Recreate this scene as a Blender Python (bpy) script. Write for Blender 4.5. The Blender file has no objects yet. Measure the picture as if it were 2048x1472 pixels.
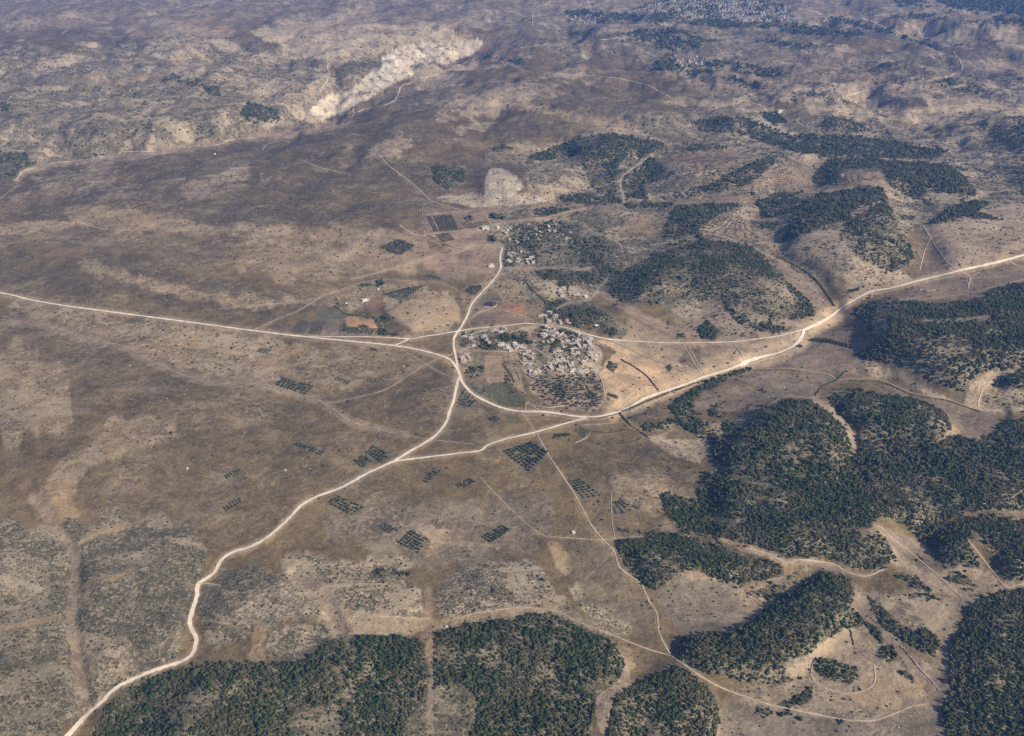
import bpy, math, random
import numpy as np
rnd = random.Random(7)
rng = np.random.default_rng(11)
R = math.radians
scene = bpy.context.scene
C = scene.collection

# ------------------------------------------------------------------ camera
CAM_H, PITCH, FPX = 1190.0, R(30.0), 1800.0          # focal length in pixels of the 2048 px wide photograph
cam = bpy.data.cameras.new('camera'); camo = bpy.data.objects.new('camera', cam); C.objects.link(camo)
camo.location = (0, 0, CAM_H); camo.rotation_euler = (R(90) - PITCH, 0, 0)
cam.sensor_width = 36; cam.lens = 36 * FPX / 2048; cam.clip_start = 1; cam.clip_end = 120000
scene.camera = camo
# ------------------------------------------------------------------ light
SUN_EL, SUN_AZ = R(34), R(128)                        # azimuth clockwise from +Y (the viewing direction)
w = bpy.data.worlds.new('World'); scene.world = w; w.use_nodes = True
nt = w.node_tree
sky = nt.nodes.new('ShaderNodeTexSky'); sky.sky_type = 'NISHITA'; sky.sun_disc = False
sky.sun_elevation = SUN_EL; sky.sun_rotation = SUN_AZ; sky.altitude = 1500
nt.links.new(sky.outputs[0], nt.nodes['Background'].inputs[0]); nt.nodes['Background'].inputs[1].default_value = 0.068
sl = bpy.data.lights.new('sun', 'SUN'); sl.energy = 4.2; sl.angle = R(0.5); sl.color = (1, 0.88, 0.69)
so = bpy.data.objects.new('sun', sl); C.objects.link(so)
sd = (math.sin(SUN_AZ) * math.cos(SUN_EL), math.cos(SUN_AZ) * math.cos(SUN_EL), math.sin(SUN_EL))
import mathutils
so.rotation_euler = mathutils.Vector(sd).to_track_quat('Z', 'Y').to_euler(); so.location = (3000, -3000, 4000)
vs = scene.view_settings; vs.view_transform = 'Standard'; vs.look = 'None'; vs.gamma = 1; vs.use_curve_mapping = False
vs.exposure = 0.6
scene.cycles.max_bounces = 4; scene.cycles.diffuse_bounces = 2; scene.cycles.volume_bounces = 0
scene.cycles.use_denoising = False

# ------------------------------------------------------------------ projection helpers (photograph pixel <-> place on the ground)
cp, sp = math.cos(PITCH), math.sin(PITCH)
def proj(x, y, z):
    dz = z - CAM_H
    dep = np.maximum(y * cp - dz * sp, 1.0)
    return 1024 + FPX * x / dep, 736 - FPX * (y * sp + dz * cp) / dep
def ray(u, v):
    a = (np.asarray(u, float) - 1024) / FPX; b = (np.asarray(v, float) - 736) / FPX
    return a, cp - b * sp, -sp - b * cp

# ------------------------------------------------------------------ numpy noise
def perlin(x, y, seed=0):
    xi = np.floor(x).astype(np.int64); yi = np.floor(y).astype(np.int64)
    fx = x - xi; fy = y - yi
    def g(ix, iy):
        h = (ix * 374761393 + iy * 668265263 + seed * 1442695041) & 0xffffffff
        h = ((h ^ (h >> 13)) * 1274126177) & 0xffffffff
        h = (h ^ (h >> 16)) & 1023
        return h * (2 * math.pi / 1024)
    def d(ix, iy, dx, dy):
        a = g(ix, iy); return np.cos(a) * dx + np.sin(a) * dy
    sx = fx * fx * fx * (fx * (fx * 6 - 15) + 10); sy = fy * fy * fy * (fy * (fy * 6 - 15) + 10)
    a = d(xi, yi, fx, fy); b = d(xi + 1, yi, fx - 1, fy); c = d(xi, yi + 1, fx, fy - 1); e = d(xi + 1, yi + 1, fx - 1, fy - 1)
    return (a + (b - a) * sx + (c + (e - c) * sx - a - (b - a) * sx) * sy) * 1.5
def fbm(x, y, wl, octs=3, seed=0, gain=0.5):
    s = 0; a = 1; t = 0
    for o in range(octs):
        s = s + a * perlin(x / wl + 17.3 * o, y / wl - 9.1 * o, seed + o); t += a; a *= gain; wl /= 2.03
    return s / t
def sstep(a, b, x):
    t = np.clip((x - a) / (b - a), 0, 1); return t * t * (3 - 2 * t)

# ------------------------------------------------------------------ survey sheets: what grows / lies where
U0, U1, V0, V1, PS = -900, 2950, -200, 1900, 2
RW, RH = (U1 - U0) // PS, (V1 - V0) // PS
def sheet(v=0.0): return np.full((RH, RW), v, np.float32)
def blur(a, r):
    if r < 1: return a
    r = int(r)
    for _ in range(2):
        for ax in (0, 1):
            p = [(0, 0), (0, 0)]; p[ax] = (r + 1, r)
            c = np.cumsum(np.pad(a, p, mode='edge'), axis=ax, dtype=np.float64)
            n = a.shape[ax]
            hi = np.take(c, np.arange(2 * r + 1, 2 * r + 1 + n), axis=ax); lo = np.take(c, np.arange(0, n), axis=ax)
            a = ((hi - lo) / (2 * r + 1)).astype(np.float32)
    return a
def box_of(pts, pad):
    us = [p[0] for p in pts]; vs_ = [p[1] for p in pts]
    a = max(0, int((min(us) - pad - U0) / PS)); b = min(RW, int((max(us) + pad - U0) / PS) + 2)
    c = max(0, int((min(vs_) - pad - V0) / PS)); d = min(RH, int((max(vs_) + pad - V0) / PS) + 2)
    return a, b, c, d
def P(s):
    v = [float(t) for t in s.replace(',', ' ').split()]
    return list(zip(v[0::2], v[1::2]))
_X, _Y = np.meshgrid(U0 + np.arange(RW) * PS, V0 + np.arange(RH) * PS)
_k = 1 + np.clip(_Y, 0, 1500) / 900.
NZ = (fbm(_X / _k, _Y * 2.2 / _k / _k, 26, 4, 301, .62) * 1.7).astype(np.float32)
def poly_cov(pts, soft, crisp=True):
    pad = soft * 4 + 4
    a, b, c, d = box_of(pts, pad)
    if b <= a or d <= c: return None
    X, Y = np.meshgrid(U0 + (np.arange(a, b) + .5) * PS, V0 + (np.arange(c, d) + .5) * PS)
    ins = np.zeros(X.shape, bool)
    n = len(pts)
    for i in range(n):
        x1, y1 = pts[i]; x2, y2 = pts[(i + 1) % n]
        if y1 == y2: continue
        cr = ((y1 > Y) != (y2 > Y)) & (X < (x2 - x1) * (Y - y1) / (y2 - y1) + x1)
        ins ^= cr
    m = blur(ins.astype(np.float32), soft / PS * ((.6 if soft < 6 else .9) if crisp else 1))
    if crisp and soft >= 1.2:
        k = min(1, soft / 5)
        e = .24 if soft < 6 else .36
        m = sstep(.5 - e, .5 + e, m + NZ[c:d, a:b] * k * (.72 if soft < 6 else 1.15) * np.minimum(1, 4 * m * (1 - m) + .15) * np.clip(m * 14, 0, 1))
    return (slice(c, d), slice(a, b)), m.astype(np.float32)
def line_cov(pts, width, soft):
    pad = width + soft + 4
    a, b, c, d = box_of(pts, pad)
    if b <= a or d <= c: return None
    X, Y = np.meshgrid(U0 + (np.arange(a, b) + .5) * PS, V0 + (np.arange(c, d) + .5) * PS)
    D = np.full(X.shape, 1e9)
    for (x1, y1), (x2, y2) in zip(pts[:-1], pts[1:]):
        dx, dy = x2 - x1, y2 - y1; L = dx * dx + dy * dy + 1e-9
        t = np.clip(((X - x1) * dx + (Y - y1) * dy) / L, 0, 1)
        D = np.minimum(D, np.hypot(X - x1 - t * dx, Y - y1 - t * dy))
    return (slice(c, d), slice(a, b)), (1 - sstep(width / 2, width / 2 + soft, D)).astype(np.float32)
def lay(a, cov, val, how='mix'):
    if cov is None: return
    sl_, m = cov
    if how == 'mix': a[sl_] += (val - a[sl_]) * m
    elif how == 'add': a[sl_] += val * m
    elif how == 'max': a[sl_] = np.maximum(a[sl_], val * m)
    elif how == 'cut': a[sl_] *= 1 - val * m

BROWN, DARKB, TAN, GOLD, PALE, CHALK = (.146,.110,.057), (.088,.069,.038), (.34,.24,.132), (.52,.37,.21), (.44,.345,.235), (.74,.66,.53)
RED, GREENG, OLIVEG, GREYB, SCRUBG = (.30,.16,.105), (.085,.10,.05), (.12,.115,.075), (.140,.118,.082), (.112,.102,.064)
soil = [sheet(BROWN[k]) for k in range(3)]
scrub, rock, terr, forest, hgt, roadm = sheet(), sheet(), sheet(), sheet(), sheet(), sheet()
def paint(cov, col, al=1.0):
    if cov is None: return
    s_, m = cov
    for k in range(3): soil[k][s_] += (col[k] - soil[k][s_]) * m * al
#@DATA
# ------- relief: outline, height in metres, softness
HILLS = [
 ('400 1335 620 1320 665 1280 850 1280 1060 1228 1110 1224 1180 1262 1245 1300 1250 1380 1200 1700 150 1700', 26, 26),
 ('1225 1700 1225 1400 1290 1360 1345 1335 1400 1370 1440 1430 1430 1700', 20, 20),
 ('1365 1280 1480 1262 1600 1180 1650 1150 1700 1165 1710 1210 1640 1290 1570 1350 1440 1350 1370 1320', 24, 16),
 ('2300 1170 2010 1190 1945 1240 1915 1340 1905 1430 1930 1700 2300 1700', 13, 44),
 ('1495 845 1530 808 1580 798 1640 815 1690 860 1700 905 1660 950 1480 940 1430 925', 42, 22),
 ('1670 785 1760 790 1860 810 1900 850 1880 880 1740 872 1690 830', 30, 18),
 ('1420 960 1700 935 1860 900 2300 900 2300 1020 1900 1030 1800 1050 1780 1110 1600 1105 1440 1060', 32, 24),
 ('1250 1085 1370 1075 1480 1115 1540 1140 1440 1160 1310 1170', 16, 16),
 ('1870 1085 1920 1045 2300 1040 2300 1150 2020 1155 1990 1110 1890 1120', 30, 18),
 ('1720 690 1745 650 1760 610 1900 612 2000 590 2300 570 2300 720 1990 735 1900 765 1800 728', 75, 30),
 ('2000 755 2300 720 2300 800 2010 780', 28, 12),
 ('1240 590 1300 530 1430 480 1510 500 1570 560 1600 610 1540 620 1400 590 1300 600', 70, 30),
 ('1120 610 1180 600 1240 640 1260 680 1160 660', 18, 16),
 ('1560 470 1600 410 1680 380 1770 380 1800 440 1830 520 1700 540 1590 500', 75, 28),
 ('1640 360 1660 320 1780 320 1920 340 1950 390 1860 380 1700 370', 50, 18),
 ('1320 330 1400 300 1540 300 1620 320 1600 370 1450 380 1340 370', 60, 20),
 ('1300 450 1350 420 1480 410 1490 440 1420 460', 34, 16),
 ('1830 440 1900 410 2050 400 2250 420 2250 500 1900 540', 45, 22),
 ('560 225 640 200 700 170 740 120 820 90 900 80 950 76 900 40 600 30 300 60 0 90 -300 100 -300 260 300 280', 60, 18),
 ('950 335 1040 340 1130 330 1180 350 1100 390 960 395', 40, 16),
 ('1140 285 1220 270 1330 290 1240 325 1160 325', 34, 14),
 ('0 520 300 500 650 520 700 560 560 600 200 600', 14, 34),
 ('150 380 400 340 700 350 830 400 780 450 400 440 150 430', 22, 30),
 ('560 300 800 240 1100 230 1200 250 1100 290 700 330', 30, 24),
 ('1000 190 1300 200 1400 225 1300 250 1050 215', 30, 16),
 ('1400 110 1800 100 1950 140 1700 180 1400 160', 45, 20),
 ('1700 20 2100 10 2100 60 1850 70', 60, 14),
 ('0 700 300 720 500 800 500 900 200 980 0 900', 12, 40),
 ('540 1130 620 1140 720 1150 840 1180 850 1260 680 1270 540 1310 400 1300 420 1180', 14, 20),
 ('870 1190 960 1130 1080 1130 1130 1190 1100 1215 880 1240', 12, 16),
 ('0 1100 100 1130 140 1200 140 1700 -300 1700 -300 1100', 16, 24),
 ('180 1110 380 1060 400 1150 370 1230 380 1290 200 1340 170 1250', 14, 20),
 ('780 590 880 575 915 620 905 655 800 665 770 640', 12, 14),
 ('1100 650 1180 670 1210 700 1180 740 1100 745 1060 720', 12, 14),
]
VALLEYS = [
 ('-200 400 34 365 103 330 219 318 314 306 437 292 547 276 649 262 700 244 790 205 845 165 906 140 954 118', 26, 14, 30),
 ('60 980 125 1070 152 1120 148 1210 148 1290 160 1340 175 1420', 7, 6, 22),
 ('590 1150 650 1195 682 1262', 6, 6, 18),
 ('1240 825 1410 762 1470 745 1506 728 1600 690 1680 640', 8, 8, 24),
 ('1506 735 1600 740 1680 758 1758 759 1826 787 1900 805 2000 830', 10, 14, 24),
 ('1676 828 1703 862 1707 900', 8, 8, 16),
 ('1290 870 1400 890', 4, 20, 30),
 ('1553 513 1640 570 1668 612', 12, 8, 26),
 ('1780 1060 1850 1120 1926 1198 1905 1240 1880 1300 1860 1400', 2, 14, 30),
]
for s, h, sf in HILLS: lay(hgt, poly_cov(P(s), sf, False), h, 'add')
for s, h, wd, sf in VALLEYS: lay(hgt, line_cov(P(s), wd, sf), -h, 'add')
# ------- ground cover: outline, softness, soil colour, strength, scrub speckle, rock speckle
GROUND = [
 # far belt
 ('-900 -200 2950 -200 2950 60 -900 60', 14, (.17,.118,.105), .7, .25, .25),
 ('-900 100 600 100 760 180 620 260 -900 330', 20, GREYB, .7, .45, .45),
 ('0 160 330 160 600 210 430 280 200 300 0 250', 16, SCRUBG, .5, .5, .35),
 ('0 265 120 260 150 320 40 350 -200 350', 6, PALE, .35, .6, .5),
 ('240 55 420 60 400 75 260 76', 3, TAN, .6, .1, .2),
 ('360 48 420 40 470 55 465 72 380 70', 2, (.33,.20,.13), .8, 0, .1),
 ('300 75 400 70 440 110 360 125 280 110', 6, PALE, .45, .3, .6),
 ('400 75 470 85 500 110 440 100', 4, CHALK, .5, .1, .6),
 ('560 40 720 30 900 60 950 80 760 100 700 140 560 110', 12, PALE, .55, .25, .75),
 ('560 100 700 60 760 80 700 110 640 120', 6, CHALK, .35, .1, .7),
 ('500 60 640 45 700 60 560 90', 6, CHALK, .3, .1, .7),
 ('350 130 410 128 405 160 330 165', 4, CHALK, .35, .2, .6),
 ('530 165 600 160 620 180 540 220 450 215', 6, PALE, .4, .3, .5),
 # chalk scarp
 ('615 235 622 215 660 190 700 180 735 150 768 112 800 95 860 85 905 88 960 78 968 90 940 110 905 125 870 138 830 148 800 160 770 178 735 200 690 222 650 240', 3, CHALK, .85, .05, .35),
 ('740 150 765 115 790 110 812 130 800 150 760 175', 3, (.72,.66,.56), .7, 0, .15),
 ('700 120 760 115 765 135 735 150 700 150 680 135', 4, SCRUBG, .8, .6, .2),
 ('820 130 870 122 890 132 850 145', 3, SCRUBG, .6, .3, .2),
 ('970 78 1010 85 1060 105 1045 115 985 120 955 115', 2, (.26,.185,.13), .8, 0, 0),
 ('560 225 610 215 640 240 600 255 550 250', 4, PALE, .6, .4, .5),
 ('700 205 780 190 800 170 860 160 1000 150 1100 170 1200 200 1300 215 1000 210 850 220', 14, GREYB, .6, .1, .05),
 ('850 205 960 195 1100 215 1210 235 1330 250 1330 262 1180 245 1060 220 900 212', 5, TAN, .75, .1, .3),
 ('1170 250 1260 225 1400 240 1480 268 1400 275 1240 262', 6, TAN, .6, .2, .3),
 ('1120 235 1190 240 1250 262 1180 262', 5, GOLD, .35, .1, .2),
 ('-200 330 100 330 500 290 700 275 860 300 900 330 850 400 780 450 500 470 0 430', 16, DARKB, .75, .05, .05),
 ('60 350 180 345 200 370 90 380', 6, TAN, .4, .3, .3),
 ('120 420 260 415 420 450 700 455 850 470 860 500 600 480 300 465 140 450', 7, TAN, .65, .15, .25),
 ('-200 460 120 440 160 450 100 468 -200 478', 5, TAN, .65, .1, .3),
 ('180 470 600 478 760 500 650 520 420 540 200 500 -200 480', 12, BROWN, .5, .1, .1),
 ('480 490 640 485 860 500 920 520 830 540 660 560 560 560 470 530', 12, TAN, .6, .15, .25),
 ('640 505 690 498 740 510 700 525 650 522', 5, PALE, .5, .1, .3),
 ('-200 500 300 520 560 590 620 600 560 640 250 600 -200 560', 14, DARKB, .85, .05, .03),
 ('130 505 300 560 440 590 640 600 690 590 660 605 480 620 300 575 160 540', 7, TAN, .45, .1, .3),
 ('0 600 200 630 480 665 620 690 560 740 500 760 300 720 120 640 0 625', 10, TAN, .35, .15, .35),
 ('270 650 420 660 600 730 620 770 480 760 350 735 240 690', 10, TAN, .5, .25, .35),
 ('480 720 560 715 620 745 560 770 470 750', 7, (.30,.205,.15), .5, .1, .3),
 ('620 690 760 700 870 720 830 770 660 790 560 760 560 720', 14, BROWN, .5, .1, .2),
 ('870 715 910 760 900 800 870 850 700 850 640 800 800 765', 9, DARKB, .9, 0, .03),
 ('0 640 180 680 360 750 520 785 700 850 700 920 450 920 300 850 100 800 0 740', 16, DARKB, .55, .03, .05),
 ('-20 690 50 700 110 735 150 800 120 850 60 880 -100 860 -100 690', 26, TAN, .32, .1, .3),
 ('60 770 110 770 110 830 30 840', 14, GOLD, .2, .1, .3),
 ('230 840 340 830 360 880 250 900 150 960 130 1010 80 1010 90 960', 10, TAN, .5, .1, .25),
 ('80 970 150 960 140 1010 170 1060 140 1100 110 1060 70 1010', 10, TAN, .42, .1, .2),
 ('300 900 500 860 700 930 600 990 560 1040 420 1090 300 1060 170 1040 180 980', 16, DARKB, .45, .05, .05),
 # lower left scrub country
 ('-900 1040 130 1050 240 1050 330 1030 430 1100 400 1160 370 1320 180 1420 -900 1900', 14, SCRUBG, .8, .85, .36),
 ('-900 1270 150 1290 150 1380 100 1500 -900 1900', 18, (.10,.095,.07), .6, 1, .2),
 ('0 1100 90 1110 110 1180 0 1200', 10, PALE, .4, .5, .6),
 ('200 1010 250 1030 300 1110 180 1100', 8, SCRUBG, .6, .7, .3),
 ('400 1180 450 1140 520 1130 580 1170 520 1260 410 1300 400 1220', 9, SCRUBG, .75, .8, .4),
 ('560 1120 620 1105 700 1130 780 1080 840 1130 800 1160 720 1200 690 1260 660 1270 610 1180 560 1160', 10, PALE, .45, .85, .6),
 ('480 1240 500 1180 590 1150 640 1190 640 1220 560 1250 490 1250', 9, (.33,.275,.205), .7, .55, .6),
 ('540 1250 640 1250 660 1280 600 1320 540 1318', 6, SCRUBG, .7, .8, .5),
 ('508 1235 530 1250 526 1290 532 1324 496 1324 504 1290', 5, TAN, .5, .05, .15),
 ('560 1120 620 1120 700 1220 700 1275 660 1280 650 1220 590 1170', 8, PALE, .45, .2, .4),
 ('720 1200 770 1140 850 1170 852 1260 760 1270 690 1265', 8, SCRUBG, .7, .7, .6),
 ('868 1200 900 1150 980 1125 1060 1125 1090 1160 1110 1210 980 1222 880 1245', 8, (.18,.15,.115), .75, .8, .7),
 ('1010 1140 1080 1140 1110 1200 1010 1215', 8, PALE, .4, .75, .6),
 ('690 1225 850 1240 1060 1212 1110 1215 1080 1230 1040 1238 940 1246 860 1268 690 1272', 5, TAN, .6, .2, .35),
 ('1080 1200 1130 1190 1180 1240 1240 1280 1180 1262 1100 1222', 6, (.17,.15,.085), .7, .4, .3),
 ('1130 1170 1190 1165 1270 1230 1260 1270 1200 1260 1150 1210', 7, PALE, .55, .7, .7),
 ('1095 1080 1120 1090 1150 1130 1140 1160 1110 1130', 5, GOLD, .38, 0, .2),
 ('700 1010 1100 1000 1100 1080 1000 1110 880 1130 740 1110 620 1060', 22, (.135,.118,.095), .7, .05, .1),
 ('840 1050 900 1060 880 1100 850 1110', 12, TAN, .45, 0, .3),
 ('1100 920 1400 880 1400 960 1330 1000 1240 1000 1140 960', 12, DARKB, .75, .03, .03),
 ('1200 950 1330 960 1330 1030 1230 1000', 8, TAN, .45, .2, .3),
 ('1140 1080 1230 1100 1290 1180 1320 1260 1300 1290 1200 1210 1140 1140', 9, GREYB, .7, .05, .05),
 ('1310 1180 1350 1140 1430 1150 1500 1170 1510 1230 1460 1262 1370 1272 1320 1230', 8, (.17,.145,.118), .85, .1, .1),
 ('1350 1140 1420 1125 1440 1160 1380 1160', 5, GOLD, .35, 0, .2),
 # lower right open ground
 ('1480 1180 1560 1140 1640 1130 1600 1170 1540 1210 1500 1240 1480 1220', 7, TAN, .7, .3, .4),
 ('1560 1330 1640 1290 1720 1240 1790 1300 1870 1330 1890 1400 1890 1500 1440 1500 1470 1380', 8, (.24,.195,.15), .8, .15, .3),
 ('1440 1400 1600 1430 1800 1440 1900 1400 1900 1900 1440 1900', 10, (.155,.135,.11), .75, .1, .1),
 ('1600 1180 1800 1180 1920 1190 1880 1330 1750 1250', 9, (.245,.195,.15), .85, .15, .3),
 ('1680 1225 1720 1240 1700 1300 1620 1320 1600 1300', 7, PALE, .6, .05, .3),
 ('1750 1340 1830 1350 1850 1400 1760 1420 1700 1400', 9, GOLD, .4, .05, .2),
 ('1740 1040 1800 1060 1850 1090 1870 1120 1990 1140 2000 1170 1930 1190 1860 1190 1790 1130', 6, (.24,.19,.145), .85, .05, .25),
 ('1760 1050 1810 1070 1890 1140 1850 1150 1780 1090', 5, (.16,.14,.12), .7, 0, 0),
 ('1300 1400 1440 1400 1450 1900 1230 1900', 12, TAN, .35, .6, .5),
 ('880 1385 940 1375 955 1400 940 1500 960 1900 800 1900 820 1440', 8, (.26,.205,.155), .8, .1, .3),
 ('600 1410 680 1410 690 1480 590 1490', 9, TAN, .6, .5, .5),
 ('1220 1330 1250 1320 1260 1380 1230 1420 1215 1472 1200 1472 1180 1400', 6, (.23,.18,.135), .8, .1, .3),
 ('1160 1370 1230 1350 1240 1375 1180 1385', 5, TAN, .7, .1, .3),
 ('1050 440 1120 350 1240 290 1400 300 1560 380 1650 520 1600 640 1450 650 1300 600 1200 580 1080 560', 10, (.125,.108,.078), .75, .75, .45),
 ('1100 290 1350 280 1700 260 1950 300 2200 320 2200 460 1900 420 1700 520 1560 480 1350 460 1150 420', 12, (.125,.108,.078), .55, .7, .5),
 ('1240 240 1400 225 1950 250 2200 240 2200 310 1400 290', 10, (.13,.11,.085), .6, .7, .35),
 ('1000 20 1250 50 1500 60 1700 110 2200 120 2200 200 1700 190 1400 160 1200 110 1000 90', 12, (.135,.105,.085), .6, .5, .25),
 # village country
 ('775 590 850 575 905 590 922 630 905 660 850 668 790 640 770 620', 7, (.40,.29,.18), .75, .08, .3),
 ('690 590 740 565 860 570 850 600 780 600 700 625', 5, TAN, .6, .35, .35),
 ('925 575 970 555 1060 560 1090 600 1090 640 960 630 935 640', 6, TAN, .6, .3, .2),
 ('958 592 990 580 1010 600 1000 610 962 612', 3, (.13,.13,.075), .8, 0, 0),
 ('1040 575 1060 570 1090 600 1070 610', 3, (.14,.14,.08), .8, 0, 0),
 ('1007 605 1060 612 1054 632 1007 622', 1, RED, .9, 0, 0),
 ('985 615 1006 606 1006 620 975 622', 1, RED, .7, 0, 0),
 ('1045 628 1062 610 1090 612 1075 635', 2, TAN, .7, .1, .1),
 ('943 635 975 621 1005 622 1065 642 1040 648 985 652 950 655', 2, (.19,.135,.105), .9, 0, 0),
 ('1110 470 1200 500 1240 560 1180 600 1090 600 1040 560 1000 545 1010 460', 10, SCRUBG, .6, .7, .7),
 ('950 440 1100 440 1180 470 1130 520 1000 520', 10, PALE, .5, .5, .8),
 ('1060 560 1160 565 1190 600 1110 610', 6, PALE, .6, .3, .8),
 ('1100 600 1160 605 1200 640 1140 660 1080 640', 6, SCRUBG, .6, .8, .5),
 ('1040 655 1075 650 1062 668 1030 670', 2, PALE, .8, 0, .5),
 ('915 665 960 655 1050 660 1060 690 1040 704 920 700', 4, PALE, .55, .4, .6),
 ('1050 690 1100 670 1080 650 1160 660 1200 690 1200 740 1140 760 1060 770 1040 730', 6, (.36,.30,.235), .75, .35, .8),
 ('1095 700 1120 690 1140 700 1135 715 1105 720', 2, (.42,.36,.31), .6, .2, .6),
 ('918 705 945 705 950 735 928 745', 3, PALE, .6, .5, .6),
 ('970 712 1002 712 1010 740 1020 765 975 765 968 735', 3, (.28,.20,.145), .9, 0, .1),
 ('942 708 970 712 968 735 940 735', 4, (.17,.16,.09), .8, .1, 0),
 ('1008 705 1035 708 1045 760 1050 790 1020 765', 3, TAN, .7, .4, .3),
 ('940 765 1020 768 1048 795 1045 815 1010 815 975 800 950 785', 4, (.058,.074,.034), .85, .15, 0),
 ('1066 700 1092 708 1098 722 1075 725', 2, (.085,.12,.045), .9, 0, 0),
 ('1200 720 1240 725 1232 750 1205 740', 3, (.095,.115,.055), .8, .1, .1),
 ('1120 718 1140 722 1138 734 1118 730', 1, GOLD, .7, 0, 0),
 ('1080 668 1098 668 1090 680 1075 682', 1, GOLD, .7, 0, 0),
 ('1060 745 1200 745 1212 800 1190 825 1100 812 1060 780', 5, (.30,.21,.145), .8, .3, .4),
 ('1080 800 1130 812 1080 818 1070 805', 4, DARKB, .7, .4, .2),
 ('1180 676 1300 690 1400 745 1420 757 1340 780 1250 815 1210 790 1200 745 1230 700', 5, (.56,.40,.25), .95, .02, .08),
 ('1215 790 1300 770 1400 752 1410 760 1330 785 1245 820', 4, (.64,.46,.28), .8, 0, .05),
 ('1260 640 1400 690 1500 690 1490 720 1400 745 1330 720 1280 700 1230 685', 7, (.33,.245,.165), .8, .1, .2),
 ('1370 700 1400 690 1400 740 1350 725', 5, DARKB, .5, .2, 0),
 ('1410 720 1450 705 1490 705 1485 725 1440 735 1405 735', 3, GOLD, .8, 0, .3),
 ('1500 690 1580 665 1620 660 1600 690 1540 708 1490 722', 3, (.46,.33,.22), .9, 0, .1),
 ('1585 660 1700 660 1735 690 1712 708 1735 725 1720 750 1640 745 1510 735 1505 722 1600 690', 4, (.165,.13,.105), .95, 0, .05),
 ('1430 772 1510 742 1660 752 1668 765 1620 790 1540 800 1480 825 1400 820 1380 810', 5, (.185,.145,.113), .9, .02, .08),
 ('1400 850 1480 830 1540 800 1500 850 1440 880 1400 905', 6, TAN, .6, .4, .5),
 ('1290 872 1400 880 1420 905 1395 930 1330 900', 5, PALE, .5, .3, .5),
 ('1245 838 1312 812 1330 830 1290 858', 2, DARKB, .8, 0, 0),
 ('1250 822 1303 805 1311 811 1262 832', 1, (.30,.24,.16), .9, 0, 0),
 ('1305 800 1360 778 1375 783 1330 812', 1, (.36,.22,.15), .85, .1, .1),
 ('1268 820 1300 808 1306 811 1276 826', 0, (.22,.20,.08), .9, 0, 0),
 ('1730 720 1800 740 1860 780 1930 810 1940 790 1950 760 2010 740 2048 750 2200 800 1990 830 1880 800 1800 760 1740 750', 6, PALE, .7, .4, .6),
 ('1760 765 1830 790 1900 800 1990 830 2000 870 1920 880 1860 845 1800 795', 4, (.165,.128,.105), .9, 0, .05),
 ('1890 830 1930 870 1900 885 1870 870', 4, TAN, .7, .1, .3),
 ('1470 565 1440 590 1380 600 1340 640 1460 680 1560 670 1640 640 1620 600 1560 560', 12, (.25,.195,.145), .55, .35, .3),
 ('1520 530 1560 520 1620 560 1660 610 1640 640 1580 580', 5, (.22,.165,.125), .8, .1, .1),
 ('1690 620 1700 610 1790 590 1810 602 1760 598 1712 622', 2, DARKB, .8, 0, 0),
 ('1640 620 1700 590 1690 560 1660 520 1800 560 1850 560 1760 585 1690 610 1660 632', 5, TAN, .75, .1, .15),
 ('1570 495 1640 460 1700 460 1830 560 1740 580 1660 540', 8, PALE, .65, .45, .6),
 ('1830 440 1845 540 1850 560 1910 545 2048 505 2200 460 2048 400 1900 440', 8, (.33,.26,.195), .8, .15, .35),
 ('1826 440 1870 480 1900 540 1850 556 1832 510', 5, DARKB, .7, 0, 0),
 ('1840 570 2048 530 2200 520 2200 560 1990 575 1900 600 1810 600', 4, (.20,.145,.11), .9, .05, .05),
 ('1480 430 1600 400 1620 480 1560 500 1500 480', 9, TAN, .65, .3, .4),
 # terraced hills
 ('1340 310 1420 295 1530 298 1525 315 1440 340 1340 342 1320 330', 4, (.30,.20,.14), .85, .05, .1),
 ('1480 350 1530 320 1600 310 1660 320 1625 370 1560 380 1480 385', 4, (.29,.20,.145), .85, .1, .15),
 ('1350 390 1450 350 1500 350 1500 400 1420 405 1350 410', 5, (.26,.185,.135), .6, .3, .2),
 ('1690 340 1750 340 1770 370 1690 372', 4, (.29,.195,.14), .8, .1, .1),
 ('1400 460 1440 440 1500 445 1500 480 1430 500', 5, (.30,.21,.155), .7, .2, .2),
 ('1250 440 1310 420 1340 440 1310 470 1240 470', 4, TAN, .7, .2, .2),
 ('1900 330 1960 330 1990 350 1960 370', 5, TAN, .6, .3, .3),
 ('1050 280 1150 290 1100 320 1000 330 960 300', 8, TAN, .55, .3, .3),
 ('860 395 900 390 1050 385 1110 400 1040 412 940 415', 5, CHALK, .55, .3, .6),
 ('965 375 975 345 1000 335 1035 350 1045 375 1020 395 970 395', 4, CHALK, .8, .25, .4),
 ('1050 330 1130 325 1190 350 1190 385 1100 400 1050 380', 8, PALE, .6, .5, .7),
 ('850 420 1240 405 1200 425 1020 445 850 465', 4, (.28,.20,.15), .8, .05, .05),
 ('850 412 870 406 925 424 850 430', 1, (.20,.15,.115), .9, 0, 0),
 ('855 468 970 460 980 485 930 500', 3, (.31,.215,.155), .8, .05, .1),
 ('860 500 1010 490 990 540 900 560 840 540', 8, (.30,.21,.15), .7, .05, .1),
 ('925 500 965 498 950 512 910 515', 3, (.19,.14,.11), .8, 0, 0),
 ('560 660 620 640 690 620 700 670 620 672', 3, (.16,.135,.12), .7, .1, 0),
 ('689 633 745 637 760 648 756 660 690 652', 1, (.50,.31,.18), .9, 0, 0),
 ('723 598 769 590 768 612 752 624 722 616', 1, (.27,.155,.11), .9, 0, 0),
 ('718 600 735 595 738 600 724 606', 1, CHALK, .9, 0, 0),
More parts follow.
